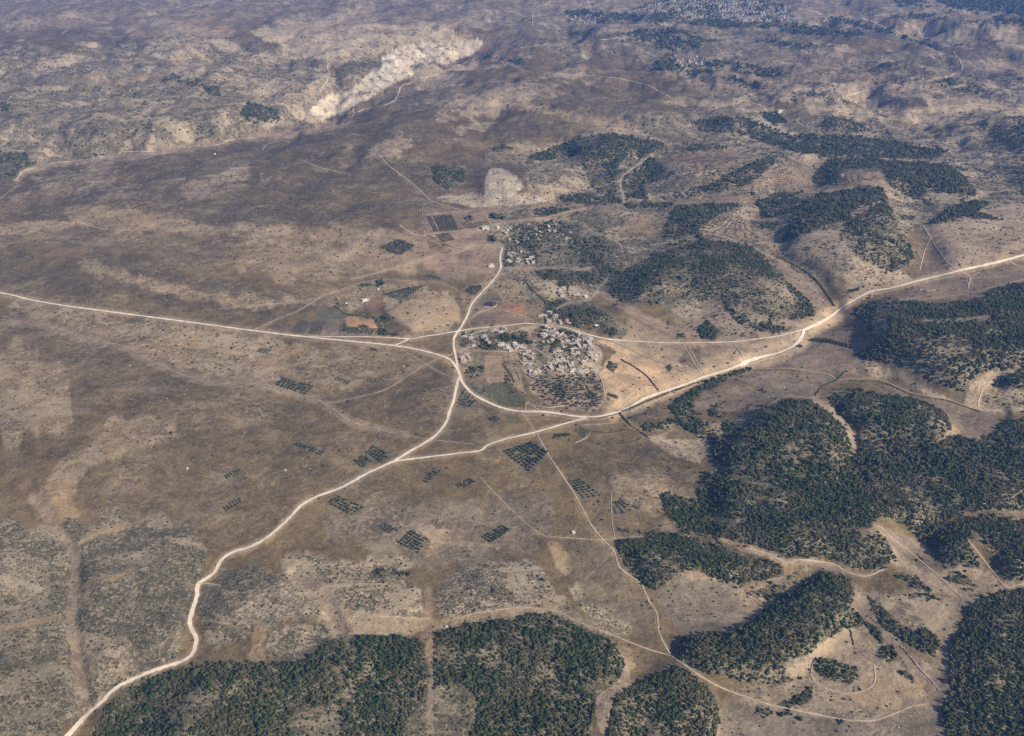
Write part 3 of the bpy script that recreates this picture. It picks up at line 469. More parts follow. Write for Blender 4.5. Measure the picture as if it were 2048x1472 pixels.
# narrow tracks through the woods stay open
# ------- roads and tracks: line, width in metres, strength of pale verge, kind
ROADS = [
 ('-420 520 -200 556 0 586 60 600 130 612 250 628 380 645 500 661 590 672 700 683 790 692 850 703 893 716 907 727 918 745 923 762 932 775 945 788 960 797 985 809 1010 818 1040 823.5 1085 824 1120 828 1150 833 1175 835', 7.5, 1, 'road'),
 ('1175 835 1190 834 1210 831 1237 824 1260 814 1290 797 1330 783 1374 768 1410 754 1450 742 1485 729', 6.5, 1, 'road'),
 ('1485 729 1498 722 1530 713 1560 705 1594 688 1604 672 1608 660', 8, 1, 'road'),
 ('1608 660 1638 647 1662 633 1676 621 1693 609 1724 592 1744 583 1785 576 1833 563 1895 548 1922 541 1973 530 2014 520 2048 511 2300 450', 8.5, 1, 'road'),
 ('1480 735 1520 722 1560 712 1590 700 1600 690 1607 676', 5, .7, 'track'),
 ('600 674 669 674 763 675 819 678 850 673 880 669 915 663 946 658 985 654 1021 651 1051 647.5 1084 650 1120 654 1130 655 1147 661 1177 670 1206 677 1236 681 1300 685 1348 686.5 1400 686 1468 684 1519 678 1560 672 1604 660', 4.6, .8, 'road'),
 ('791 691 805 685 820 677.5', 5, .8, 'road'),
 ('919 755 915 735 912 716 909 702 907 690 908 676 915 664.5 923 654 930 641 936 629 939 620 941 612 950 600 964 585 980 568 992 554 1002 537 1001 525 1000 513 1005 496', 6, .9, 'road'),
 ('917 756 914 770 910 787 907 803 900 821 894 842 886 855 868 874 845 889 815 906 787 923 735 947 700 967 674 979 640 991 622 999 601 1013 580 1035 560 1054 535 1075 513 1088 490 1098 472 1102 448 1115 438 1128 431 1143 415 1156 398 1167 394 1175 395 1190 390 1206 384 1224 379 1245 384 1260 393 1276 391 1292 386 1307 369 1321 340 1331 308 1341 270 1357 239 1372 220 1386 205 1403 171 1433 133 1475 95 1520 20 1640', 7, 1, 'road'),
 ('787 923 852 915 910 908 961 902 968 896 975 891 1009 879 1070 865 1129 848 1175 836', 5, .8, 'road'),
 ('1072 865 1081 882 1094 904 1108 927 1127 955 1146 984 1166 1020 1183 1051 1207 1081 1228 1102 1238 1133 1260 1152 1282 1167 1290 1184 1299 1204 1313 1225 1316 1245 1318 1266 1330 1290 1344 1312 1374 1334 1416 1362 1450 1379 1485 1392 1520 1404 1553 1413 1621 1427 1690 1440 1744 1442 1775 1433 1826 1413 1850 1409', 3.2, .6, 'track'),
 ('913 1237 960 1226 1036 1216 1101 1220 1130 1230 1159 1245 1221 1269 1255 1283 1300 1300 1346 1313', 2.6, .5, 'track'),
 ('700 1222 750 1232 860 1238', 2, .4, 'track'),
 ('1098 1074 1150 1077 1200 1081 1228 1078 1282 1073', 2, .4, 'track'), ('960 955 988 985 1010 1008 1033 1030 1065 1058 1098 1077', 1.8, .3, 'track'),
 ('1228 1102 1200 1130 1165 1165', 1.4, .2, 'track'), ('1222 985 1224 1040 1230 1078', 1.6, .3, 'track'),
 ('506 662 550 641 595 623 622 607 649 592 690 577 720 566 760 560 820 563 879 566 900 573 915 580', 2.4, .5, 'track'),
 ('470 613 540 610 622 600 640 596', 2, .4, 'track'),
 ('-60 636 0 640 96 650 144 670 246 693 294 718 369 752 420 763 533 771 608 792 649 807 697 841 739 855 811 872 880 882 947 889', 1.8, .3, 'track'),
 ('649 807 674 804 720 794 770 780 817 752 852 729 893 713 920 702 936 696 950 689', 2.2, .5, 'track'),
 ('800 698 826 713 852 729 886 749 917 758', 1.8, .4, 'track'),
 ('927 701 945 703 1021 704 1045 702 1072 700 1085 708 1103 720', 2.6, .5, 'track'), ('910 693 929 701', 2.4, .5, 'track'),
 ('1084 652 1070 656 1063 663 1059 672 1062 678 1070 682', 2.4, .5, 'track'),
 ('1196 746 1202 756 1206 770 1209 785 1209 797 1219 810 1237 823', 3.4, .7, 'track'), ('1100 740 1140 748 1175 745 1196 746', 2.4, .4, 'track'),
 ('1198 675 1236 687 1276 707 1300 717 1340 731 1374 746 1395 751 1410 752', 3.2, .7, 'track'),
 ('1238 825 1250 840 1262 852 1284 866 1297 876 1320 880 1340 889 1374 905 1400 925', 2.6, .5, 'track'), ('1297 876 1325 870 1350 857', 2.2, .5, 'track'),
 ('1163 850 1200 849 1262 843', 2, .4, 'track'), ('1038 760 1046 780 1040 760', 1, .1, 'track'),
 ('1040 823 1052 838 1064 855 1072 863', 2, .4, 'track'), ('1050 822 1052 806', 2, .3, 'track'), ('1078 822 1066 812 1053 806', 3, .6, 'track'),
 ('34 359 40 350 51 342 103 328 150 323 219 316 235 308 253 304 314 304 369 297 437 290 465 280 547 273 581 267 649 258 680 252 695 244 708 229 703 215', 6, .7, 'track'),
 ('695 244 720 222 766 212 790 202 797 188 804 172 845 159 906 137 940 122 954 116 1009 126 1057 144 1105 150 1207 154 1290 170 1330 190 1374 215', 6, .5, 'track'),
 ('800 277 775 286 749 297 758 310 773 328 795 346 818 362 840 382 859 400 869 405 900 415 934 424', 4.2, .6, 'track'),
 ('869 404 855 405 846 410 845 431 847 458 849 466', 3.4, .6, 'track'), ('845 431 870 429 896 425 934 424', 3.4, .5, 'track'),
 ('800 452 833 473 852 470 890 466 934 460 980 452 1016 444 1060 440 1101 434 1140 424 1170 417', 5.5, .7, 'track'),
 ('833 473 852 474 880 484 913 496 930 498', 3.4, .6, 'track'), ('700 560 780 540 840 520 875 511 916 506 949 493 1008 493', 4.5, .7, 'track'),
 ('976 536 1002 537 1040 537 1062 536', 2.6, .6, 'track'), ('1000 537 1030 537 1060 538 1110 535 1180 540', 2.4, .4, 'track'),
 ('984 572 995 585 1007 604', 2.4, .6, 'track'), ('941 638 960 624 975 621 1000 621 1030 628 1066 642', 3, .6, 'track'), ('937 642 938 650 944 657', 2, .4, 'track'),
 ('1113 618 1140 606 1180 600 1198 575 1215 560', 3, .6, 'track'), ('1303 309 1270 335 1246 352 1241 362 1241 379 1245 392 1248 407', 4.5, .5, 'track'), ('1170 450 1185 465 1215 475 1240 490 1245 500', 3.4, .5, 'track'),
 ('1656 32 1724 38 1775 58 1843 82 1898 94', 10, .5, 'track'), ('1727 34 1792 29 1826 24', 8, .3, 'track'),
 ('1673 202 1707 188 1792 171 1895 154 1922 145 1925 135 1908 103', 6, .3, 'track'), ('1751 212 1768 202 1861 186 1930 170', 5, .4, 'track'), ('1600 215 1656 222 1741 229 1802 226 1912 215 1949 210 2048 222', 6, .5, 'track'), ('1690 232 1758 243 1799 261 1837 244 1871 251', 5, .4, 'track'),
 ('1065 52 1068 20 1100 8', 7, .3, 'track'), ('1140 0 1180 20 1240 24', 8, .3, 'track'), ('1120 0 1065 14 1082 0', 6, .2, 'track'), ('843 80 920 45 925 38', 7, .3, 'track'),
 ('640 185 660 150 655 130 700 120', 6, .4, 'track'), ('657 155 680 182 690 200', 6, .4, 'track'), ('1450 66 1500 60 1560 58', 7, .4, 'track'), ('1040 96 1130 88 1250 76', 6, .3, 'track'),
 ('1507 739 1567 737 1594 739 1656 749 1673 759 1710 758 1758 759 1826 787 1888 797 1963 821 2048 818', 3, .5, 'track'),
 ('1536 811 1555 800 1580 792 1621 797', 2.4, .5, 'track'), ('1956 812 1960 795 1970 772 2000 755', 4, .6, 'track'),
 ('1936 578 1938 565 1941 554 1915 541', 4, .6, 'track'), ('1941 554 1960 545', 3, .4, 'track'), ('2014 520 2035 532 2060 540', 4, .5, 'track'), ('1800 600 1860 598 1920 590 1960 582 2100 545', 3, .5, 'track'), ('1865 470 1850 500 1840 540', 3, .4, 'track'), ('1845 450 1870 490 1895 525 1915 541', 3, .3, 'track'),
 ('1491 1098 1515 1103 1539 1109 1570 1126 1595 1120 1621 1122 1669 1129 1690 1143 1731 1153 1768 1139', 3.2, .8, 'track'),
 ('1621 1348 1628 1362 1638 1372 1673 1384 1710 1387 1741 1375 1751 1358 1748 1331', 2.6, .6, 'track'),
 ('1758 1054 1790 1082 1826 1109 1881 1157 1926 1198', 2.2, .3, 'track'), ('1800 1290 1830 1325 1860 1358 1880 1382', 2.2, .6, 'track'), ('2200 1150 2048 1168 2014 1175 1990 1150 1960 1110 1935 1080', 2.4, .4, 'track'),
 ('396 1167 420 1168 440 1172', 3, .4, 'track'), ('1348 686 1372 700 1390 730 1405 752', 2.4, .4, 'track'), ('1376 690 1400 735 1410 750', 1.6, .3, 'track'), ('1466 688 1478 700 1488 720', 3, .4, 'track'), ('1410 730 1440 715 1478 712', 3, .6, 'track'),
 ('50 455 100 445 145 450 148 442 170 450 215 460 260 462 330 458 400 455', 4, .4, 'track'), ('0 398 35 372', 4, .4, 'track'), ('526 300 532 290 560 283 580 285', 4, .2, 'track'), ('608 322 640 336 700 350', 5, .5, 'track'), ('1240 823 1262 812', 2, .2, 'track'),
]
for s, wd, vg, kd in ROADS:
    pts = P(s)
    vm = sum(p[1] for p in pts) / len(pts)
    px = wd * (max(vm, 0) + 303) * .866 / CAM_H
    paint(line_cov(pts, px + 1, 6 if kd == 'road' else 3.5), (.40,.31,.22), .62 * vg)
    cv = line_cov(pts, px + 3, 3); lay(forest, cv, .95, 'cut'); lay(scrub, cv, .1); lay(roadm, line_cov(pts, px + 1, 2), 1, 'max')
#@END


# ------------------------------------------------------------------ terrain grid
def bil(a, u, v):
    x = np.clip((u - U0) / PS - .5, 0, RW - 1.001); y = np.clip((v - V0) / PS - .5, 0, RH - 1.001)
    i = x.astype(int); j = y.astype(int); fx = x - i; fy = y - j
    return (a[j, i] * (1 - fx) + a[j, i + 1] * fx) * (1 - fy) + (a[j + 1, i] * (1 - fx) + a[j + 1, i + 1] * fx) * fy
vrows = np.concatenate([np.linspace(1900, 1500, 60, endpoint=False), np.linspace(1500, -20, 690, endpoint=False), np.linspace(-20, -170, 60)])
_, ry, rz = ray(np.full(len(vrows), 1024.), vrows)
ys = ry * (-CAM_H / rz)
W = np.array([(y * cp + CAM_H * sp) * 1024 / FPX for y in ys])
scol = np.concatenate([-np.linspace(1.75, 1.06, 50, endpoint=False), np.linspace(-1.06, 1.06, 890), np.linspace(1.06, 1.75, 51)[1:]])
NR, NC = len(ys), len(scol)
GX = W[:, None] * scol[None, :]; GY = np.repeat(ys[:, None], NC, 1)
def relief(x, y):
    amp = sstep(2500, 5500, y)
    z0 = fbm(x, y, 900, 3, 3) * (10 + 90 * amp) + fbm(x, y, 280, 3, 8) * (6 + 44 * amp) + fbm(x, y, 75, 4, 5, .6) * (3 + 13 * amp)
    z0 += (sstep(0, .5, 1 - 2.2 * np.abs(fbm(x, y * .6, 800, 4, 44))) - .4) * 42 * amp
    z0 += (1 - np.abs(fbm(x, y, 340, 3, 21))) * (3 + 10 * amp)
    z = z0.copy()
    for _ in range(5):
        u, v = proj(x, y, z)
        z += .6 * (z0 + bil(hgt, u, v) - z)
    return z
GZ = relief(GX, GY)
# rougher ground under wooded hills
gu, gv = proj(GX, GY, GZ)
GZ = GZ + sstep(.1, .8, bil(forest, gu, gv)) * (fbm(GX, GY, 70, 3, 31) * 7)
gu, gv = proj(GX, GY, GZ)
def height(x, y):
    x = np.asarray(x, float); y = np.asarray(y, float)
    i = np.clip(np.searchsorted(ys, y) - 1, 0, NR - 2)
    fy = np.clip((y - ys[i]) / (ys[i + 1] - ys[i]), 0, 1)
    s = x / (W[i] + (W[i + 1] - W[i]) * fy)
    j = np.clip(np.searchsorted(scol, s) - 1, 0, NC - 2)
    fx = np.clip((s - scol[j]) / (scol[j + 1] - scol[j]), 0, 1)
    return (GZ[i, j] * (1 - fx) + GZ[i, j + 1] * fx) * (1 - fy) + (GZ[i + 1, j] * (1 - fx) + GZ[i + 1, j + 1] * fx) * fy
def ground(u, v):
    """the place on the terrain that the photograph shows at pixel (u, v)"""
    u = np.atleast_1d(np.asarray(u, float)); v = np.atleast_1d(np.asarray(v, float))
    a, b, c = ray(u, v)
    t0 = (260 - CAM_H) / c; t1 = (-90 - CAM_H) / c
    best = t1.copy(); done = np.zeros(len(u), bool); prev = t0
    for k in range(1, 161):
        t = t0 + (t1 - t0) * k / 160
        hit = (~done) & (CAM_H + c * t < height(a * t, b * t))
        best[hit] = (.5 * (t + prev))[hit]; done |= hit; prev = t
    for _ in range(6):
        st = (t1 - t0) / 160 * .5 ** (_ + 1) * .5
        below = CAM_H + c * best < height(a * best, b * best)
        best = np.where(below, best - st, best + st)
    return a * best, b * best

# irregular edges: look the survey up a little to the side
def warp(x, y, u, v):
    k = 3.2; wl = 25 + y * .018
    return u + k * (fbm(x, y, wl, 3, 41)) * 2, v + k * fbm(x, y, wl, 3, 57) * 1.6
def wood_density(x, y, z):
    u, v = proj(x, y, z); u2, v2 = warp(x, y, u, v)
    f = bil(forest, u2, v2)
    o = sstep(2080, 2200, u) + sstep(-60, -200, u) * .4 + sstep(1500, 1600, v)
    f = np.maximum(f, np.clip(o, 0, 1) * sstep(-.05, .25, fbm(x, y, 600, 3, 77)) * .85)
    return f, bil(scrub, u2, v2)

# ------------------------------------------------------------------ materials
def mat(name): 
    m = bpy.data.materials.new(name); m.use_nodes = True
    n = m.node_tree; b = n.nodes['Principled BSDF']; b.inputs['Roughness'].default_value = .95
    b.inputs['Specular IOR Level'].default_value = .15
    return m, n, b
class NB:
    def __init__(s, n): s.n = n; s.l = n.links
    def new(s, t, **k):
        x = s.n.nodes.new(t)
        for a, v in k.items(): setattr(x, a, v)
        return x
    def noise(s, vec, scale, det=3, rough=.55, dist=0):
        x = s.new('ShaderNodeTexNoise'); x.inputs['Scale'].default_value = scale; x.inputs['Detail'].default_value = det
        x.inputs['Roughness'].default_value = rough; x.inputs['Distortion'].default_value = dist
        s.l.new(vec, x.inputs['Vector']); return x.outputs['Fac']
    def ramp(s, f, a, b, lo=0, hi=1):
        x = s.new('ShaderNodeMapRange', interpolation_type='SMOOTHSTEP'); s.l.new(f, x.inputs[0])
        for i, v in ((1, a), (2, b), (3, lo), (4, hi)): x.inputs[i].default_value = v
        return x.outputs[0]
    def math(s, op, a, b=None):
        x = s.new('ShaderNodeMath', operation=op)
        for i, v in enumerate((a, b)):
            if v is None: continue
            if isinstance(v, (int, float)): x.inputs[i].default_value = v
            else: s.l.new(v, x.inputs[i])
        return x.outputs[0]
    def mix(s, f, a, b, mode='MIX'):
        x = s.new('ShaderNodeMix', data_type='RGBA', blend_type=mode)
        for i, v in ((0, f), (6, a), (7, b)):
            if isinstance(v, (int, float)): x.inputs[i].default_value = v
            elif isinstance(v, tuple): x.inputs[i].default_value = (*v, 1)
            else: s.l.new(v, x.inputs[i])
        return x.outputs[2]
def ground_material():
    m, n, b = mat('dry_ground'); q = NB(n)
    pos = q.new('ShaderNodeNewGeometry').outputs['Position']
    so_ = q.new('ShaderNodeAttribute', attribute_name='soil').outputs['Color']
    cv = q.new('ShaderNodeSeparateColor'); q.l.new(q.new('ShaderNodeAttribute', attribute_name='cover').outputs['Color'], cv.inputs[0])
    scr, rck, ter = cv.outputs[0], cv.outputs[1], cv.outputs[2]
    n4 = q.noise(pos, .22, 3, .6, 1.2); n12 = q.noise(pos, .075, 4, .6, 1.6); n60 = q.noise(pos, .018, 4, .62, .8); n300 = q.noise(pos, .0045, 4, .6, .5)
    c = q.mix(1, so_, q.mix(q.ramp(n60, .3, .7), (.70, .70, .71), (1.34, 1.31, 1.25)), 'MULTIPLY')
    c = q.mix(1, c, q.mix(q.ramp(n300, .3, .7), (.84, .86, .90), (1.18, 1.13, 1.08)), 'MULTIPLY')
    c = q.mix(1, c, q.mix(q.ramp(n4, .25, .75), (.72, .72, .74), (1.3, 1.29, 1.27)), 'MULTIPLY')
    # straw-pale wisps of dry grass everywhere
    c = q.mix(q.math('MULTIPLY', q.ramp(n12, .54, .74), .5), c, (.33, .25, .175))
    n25 = q.noise(pos, .04, 5, .7, 2.2)
    c = q.mix(q.math('MULTIPLY', q.ramp(n25, .56, .66), q.math('MULTIPLY', q.ramp(n300, .42, .62), .4)), c, (.30, .225, .16))
    # bare rock ribs: short pale squiggles
    v = q.new('ShaderNodeTexVoronoi', feature='DISTANCE_TO_EDGE'); v.inputs['Scale'].default_value = .11
    mp = q.new('ShaderNodeVectorMath', operation='ADD'); q.l.new(pos, mp.inputs[0])
    nv = q.new('ShaderNodeTexNoise'); nv.inputs['Scale'].default_value = .05; q.l.new(pos, nv.inputs['Vector'])
    sc = q.new('ShaderNodeVectorMath', operation='SCALE'); q.l.new(nv.outputs['Color'], sc.inputs[0]); sc.inputs[3].default_value = 22; q.l.new(sc.outputs[0], mp.inputs[1])
    q.l.new(mp.outputs[0], v.inputs['Vector'])
    rib = q.math('MULTIPLY', q.ramp(v.outputs['Distance'], .13, .03), q.ramp(q.noise(pos, .12, 3, .6), .45, .6))
    big = q.ramp(q.noise(pos, .03, 4, .65, 1.5), .5, .62)
    rib = q.math('MAXIMUM', rib, big)
    c = q.mix(q.math('MULTIPLY', rib, q.math('MINIMUM', q.math('ADD', q.math('MULTIPLY', rck, 1.25), .10), .92)), c, (.54, .435, .315))
    # low grey-green scrub between the real shrubs
    ns = q.noise(pos, .16, 4, .65, .8)
    c = q.mix(q.math('MULTIPLY', q.ramp(ns, .46, .52), q.math('MINIMUM', q.math('MULTIPLY', scr, 1.15), .92)), c, (.052, .060, .036))
    nw = q.noise(pos, .011, 6, .72, 1.0)
    c = q.mix(q.math('MULTIPLY', q.math('MULTIPLY', q.ramp(nw, .50, .60), scr), .45), c, (.06, .066, .045))
    # outcrops and bleached slopes seen from afar
    nf = q.noise(pos, .0065, 7, .74, 1.4)
    c = q.mix(q.math('MULTIPLY', q.math('MULTIPLY', q.ramp(nf, .52, .58), rck), .75), c, (.46, .37, .265))
    an = q.new('ShaderNodeMapping'); an.inputs['Scale'].default_value = (.7, 1.3, 1); an.inputs['Rotation'].default_value = (0, 0, .35); q.l.new(pos, an.inputs['Vector'])
    n2 = q.noise(an.outputs[0], .0042, 5, .66, 2.6)
    c = q.mix(q.math('MULTIPLY', q.ramp(n2, .545, .575), q.math('MINIMUM', q.math('MULTIPLY', rck, 1.25), .7)), c, (.44, .355, .25))
    c = q.mix(q.math('MULTIPLY', q.ramp(n2, .45, .42), q.math('MINIMUM', scr, .65)), c, (.058, .062, .045))
    sn = q.noise(pos, .3, 4, .7, 2.5)
    c = q.mix(q.math('MULTIPLY', q.ramp(sn, .57, .63), .3), c, (.43, .325, .215))
    c = q.mix(q.math('MULTIPLY', q.ramp(sn, .44, .37), .35), c, (.06, .055, .042))
    ch = q.noise(pos, .26, 5, .78, 3.5)
    c = q.mix(q.math('MULTIPLY', q.ramp(ch, .56, .59), q.math('MINIMUM', q.math('MULTIPLY', q.math('ADD', scr, rck), .5), .8)), c, (.56, .44, .30))
    st = q.noise(pos, .05, 6, .78, 3.0)
    c = q.mix(q.math('MULTIPLY', q.ramp(st, .56, .59), q.math('MINIMUM', q.math('MULTIPLY', rck, 1.1), .8)), c, (.58, .465, .34))
    # terrace banks follow the contours
    z = q.new('ShaderNodeSeparateXYZ'); q.l.new(pos, z.inputs[0])
    zz = q.math('ADD', z.outputs[2], q.math('MULTIPLY', q.noise(pos, .01, 2), 6))
    fr = q.math('FRACT', q.math('DIVIDE', zz, 4.2))
    tb = q.math('MULTIPLY', q.ramp(fr, .55, .7), q.ramp(fr, 1.0, .85))
    tb = q.math('MULTIPLY', q.math('MULTIPLY', tb, ter), q.ramp(n25, .38, .5))
    c = q.mix(q.math('MULTIPLY', tb, .92), c, (.055, .056, .035))
    q.l.new(c, b.inputs['Base Color'])
    bp = q.new('ShaderNodeBump'); bp.inputs['Strength'].default_value = .55; bp.inputs['Distance'].default_value = 1.6
    q.l.new(q.math('ADD', n4, q.math('MULTIPLY', n12, 1.6)), bp.inputs['Height']); q.l.new(bp.outputs[0], b.inputs['Normal'])
    return m
M_GROUND = ground_material()
def simple(name, c1, c2, scale, rand=0.0, rough=.95):
    m, n, b = mat(name); q = NB(n)
    pos = q.new('ShaderNodeNewGeometry').outputs['Position']
    c = q.mix(q.ramp(q.noise(pos, scale, 4, .6), .3, .7), c1, c2)
    if rand:
        r = q.new('ShaderNodeObjectInfo').outputs['Random']
        k = q.math('ADD', q.math('MULTIPLY', r, rand), 1 - rand / 2)
        cc = q.new('ShaderNodeVectorMath', operation='SCALE'); q.l.new(c, cc.inputs[0]); q.l.new(k, cc.inputs[3]); c = cc.outputs[0]
    q.l.new(c, b.inputs['Base Color']); b.inputs['Roughness'].default_value = rough
    return m
def leaf_mat(name, a, bcol, ccol):
    m, n, b = mat(name); q = NB(n)
    r = q.new('ShaderNodeObjectInfo').outputs['Random']
    pos = q.new('ShaderNodeNewGeometry').outputs['Position']
    c = q.mix(q.ramp(r, 0, 1), a, bcol)
    c = q.mix(q.math('MULTIPLY', q.ramp(q.noise(pos, .016, 5, .7), .46, .58), .85), c, ccol)
    c = q.mix(1, c, q.mix(q.ramp(q.noise(pos, .5, 3, .6), .3, .7), (.6, .62, .65), (1.4, 1.38, 1.3)), 'MULTIPLY')
    q.l.new(c, b.inputs['Base Color'])
    return m
M_WOOD = leaf_mat('oak_leaves', (.022, .042, .018), (.058, .078, .030), (.094, .088, .050))
M_SHRUB = leaf_mat('shrub_leaves', (.048, .055, .034), (.085, .082, .055), (.10, .088, .062))
M_OLIVE = leaf_mat('olive_leaves', (.034, .048, .030), (.058, .072, .044), (.06, .07, .045))
M_TRUNK = simple('bark', (.10, .075, .055), (.16, .125, .095), 2)
M_ROAD = simple('pale_limestone_gravel', (.66, .56, .44), (.80, .70, .57), .05)
M_TRACK = simple('dusty_track', (.42, .33, .245), (.60, .49, .375), .06)
M_FAR = simple('far_pale_plaster', (.22, .20, .175), (.52, .48, .42), .02)
M_STONE = simple('limestone_wall', (.34, .29, .235), (.50, .44, .37), .3, .5)
M_ROOF = simple('flat_stone_roof', (.40, .345, .285), (.56, .50, .43), .2, .5)
M_WHITE = simple('whitewashed_wall', (.58, .54, .47), (.72, .68, .60), .3, .35)
M_WROOF = simple('pale_concrete_roof', (.52, .49, .46), (.70, .67, .63), .3, .6)
M_TILE = simple('red_roof_tiles', (.36, .20, .14), (.45, .26, .19), .6, .3)
M_DARK = simple('dark_opening', (.02, .02, .02), (.035, .03, .028), 1)
M_POND = simple('tarred_pond_lining', (.035, .025, .035), (.05, .04, .05), .1, 0, .3)
M_BOULD = simple('limestone_boulder', (.36, .31, .25), (.50, .43, .35), .4, .4)

# ------------------------------------------------------------------ mesh helpers
def tag(o, label=None, cat=None, group=None, kind=None):
    for k, v in (('label', label), ('category', cat), ('group', group), ('kind', kind)):
        if v: o[k] = v
    return o
def mesh_np(name, V, F, m, smooth=False):
    me = bpy.data.meshes.new(name)
    V = np.asarray(V, np.float32); F = np.asarray(F, np.int32)
    me.vertices.add(len(V)); me.vertices.foreach_set('co', V.ravel())
    k = F.shape[1]
    me.loops.add(F.size); me.loops.foreach_set('vertex_index', F.ravel())
    me.polygons.add(len(F)); me.polygons.foreach_set('loop_start', np.arange(0, F.size, k, dtype=np.int32))
    if smooth: me.polygons.foreach_set('use_smooth', np.ones(len(F), bool))
    me.update(calc_edges=True)
    if m: me.materials.append(m)
    return me
def link(name, me, parent=None, loc=None, rz=0):
    o = bpy.data.objects.new(name, me); C.objects.link(o)
    if parent: o.parent = parent
    if loc is not None: o.location = loc
    if rz: o.rotation_euler = (0, 0, rz)
    return o

# ------------------------------------------------------------------ terrain
idx = np.arange(NR * NC).reshape(NR, NC)
F = np.stack([idx[:-1, :-1], idx[:-1, 1:], idx[1:, 1:], idx[1:, :-1]], -1).reshape(-1, 4)
V = np.stack([GX, GY, GZ], -1).reshape(-1, 3)
tme = mesh_np('terrain', V, F, M_GROUND, True)
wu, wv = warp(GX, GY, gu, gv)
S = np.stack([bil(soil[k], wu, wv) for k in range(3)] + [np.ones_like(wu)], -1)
fr_ = bil(forest, wu, wv)
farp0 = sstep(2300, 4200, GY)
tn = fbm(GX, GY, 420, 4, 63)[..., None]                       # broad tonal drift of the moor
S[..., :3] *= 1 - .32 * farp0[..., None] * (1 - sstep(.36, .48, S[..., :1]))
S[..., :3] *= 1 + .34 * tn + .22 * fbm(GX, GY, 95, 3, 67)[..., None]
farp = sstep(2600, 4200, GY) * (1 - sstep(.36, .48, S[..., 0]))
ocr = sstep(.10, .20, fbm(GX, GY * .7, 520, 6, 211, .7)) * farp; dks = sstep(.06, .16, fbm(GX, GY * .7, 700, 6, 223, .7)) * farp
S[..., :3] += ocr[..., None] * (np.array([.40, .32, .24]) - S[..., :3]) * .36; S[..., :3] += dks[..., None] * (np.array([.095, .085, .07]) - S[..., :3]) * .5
cvr = np.stack([np.clip(bil(scrub, wu, wv) * (1 + .8 * fbm(GX, GY, 160, 3, 91)), 0, 1), np.clip(bil(rock, wu, wv) + .3 * ocr + .12 * sstep(0, .4, fbm(GX, GY, 220, 3, 95)), 0, 1), bil(terr, wu, wv), np.ones_like(wu)], -1)
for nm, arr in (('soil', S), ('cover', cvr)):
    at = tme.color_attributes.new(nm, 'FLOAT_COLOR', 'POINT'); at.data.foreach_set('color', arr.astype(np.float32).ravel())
tag(link('terrain', tme), kind='structure')
# plain far country all round, out to the horizon
N = 90
gx = np.linspace(-1, 1, N) ** 3 * 60000; X, Y = np.meshgrid(gx, gx + 4000)
Z = -45 + fbm(X, Y, 5000, 3, 12) * 70 * sstep(9000, 16000, np.hypot(X, Y - 4000)) - 25
Vf = np.stack([X, Y, Z], -1).reshape(-1, 3); ix = np.arange(N * N).reshape(N, N)
fme = mesh_np('far_country', Vf, np.stack([ix[:-1, :-1], ix[:-1, 1:], ix[1:, 1:], ix[1:, :-1]], -1).reshape(-1, 4), M_GROUND, True)
at = fme.color_attributes.new('soil', 'FLOAT_COLOR', 'POINT'); at.data.foreach_set('color', np.tile(np.array([.16, .125, .10, 1], np.float32), N * N))
at = fme.color_attributes.new('cover', 'FLOAT_COLOR', 'POINT'); at.data.foreach_set('color', np.tile(np.array([.5, .4, 0, 1], np.float32), N * N))
tag(link('far_country', fme), kind='structure')

# ------------------------------------------------------------------ roads as sheets over the terrain
def spline(pts, step):
    p = np.array(pts, float); out = []
    p = np.vstack([2 * p[0] - p[1], p, 2 * p[-1] - p[-2]])
    for i in range(1, len(p) - 2):
        n = max(2, int(np.hypot(*(p[i + 1] - p[i])) / step))
        t = np.arange(n)[:, None] / n
        a, b, c, d = p[i - 1], p[i], p[i + 1], p[i + 2]
        out.append(.5 * ((2 * b) + (-a + c) * t + (2 * a - 5 * b + 4 * c - d) * t ** 2 + (-a + 3 * b - 3 * c + d) * t ** 3))
    out.append(p[-2][None]); return np.vstack(out)
def ribbon(name, s, wd, m, k):
    q = spline(P(s), 4)
    x, y = ground(q[:, 0], q[:, 1])
    for _ in range(2):
        x[1:-1] = (x[:-2] + 2 * x[1:-1] + x[2:]) / 4; y[1:-1] = (y[:-2] + 2 * y[1:-1] + y[2:]) / 4
    c = spline(list(zip(x, y)), 5) if len(x) > 2 else np.stack([x, y], 1)
    keep = np.concatenate([[True], np.hypot(*np.diff(c, axis=0).T) > .5]); c = c[keep]
    t = np.gradient(c, axis=0); t /= np.linalg.norm(t, axis=1, keepdims=True) + 1e-9
    nrm = np.stack([-t[:, 1], t[:, 0]], 1)
    n = len(c); sidx = np.arange(n) * 1.0
    wl = wd / 2 * (1 + .35 * perlin(sidx / 5, sidx * 0 + k, 5)); wr = wd / 2 * (1 + .35 * perlin(sidx / 5, sidx * 0 + k + 9, 6))
    cols = []
    for f in (-1, -.33, .33, 1):
        o = (wl if f < 0 else wr) * f
        pt = c + nrm * o[:, None]
        z = height(pt[:, 0], pt[:, 1]) + .32 + pt[:, 1] * .0004 + .004 * (k % 60) 
        cols.append(np.column_stack([pt, z]))
    V = np.stack(cols, 1).reshape(-1, 3); ii = np.arange(n * 4).reshape(n, 4)
    F = np.stack([ii[:-1, :-1], ii[:-1, 1:], ii[1:, 1:], ii[1:, :-1]], -1).reshape(-1, 4)
    return tag(link(name, mesh_np(name, V, F, m, True)), kind='structure')
for k, (s, wd, vg, kd) in enumerate(ROADS):
    vm = P(s)[len(P(s)) // 2][1]
    ribbon('gravel_road' if kd == 'road' else 'dirt_track', s, wd * (1 if kd == 'road' else .8), M_ROAD if kd == 'road' else M_TRACK, k)

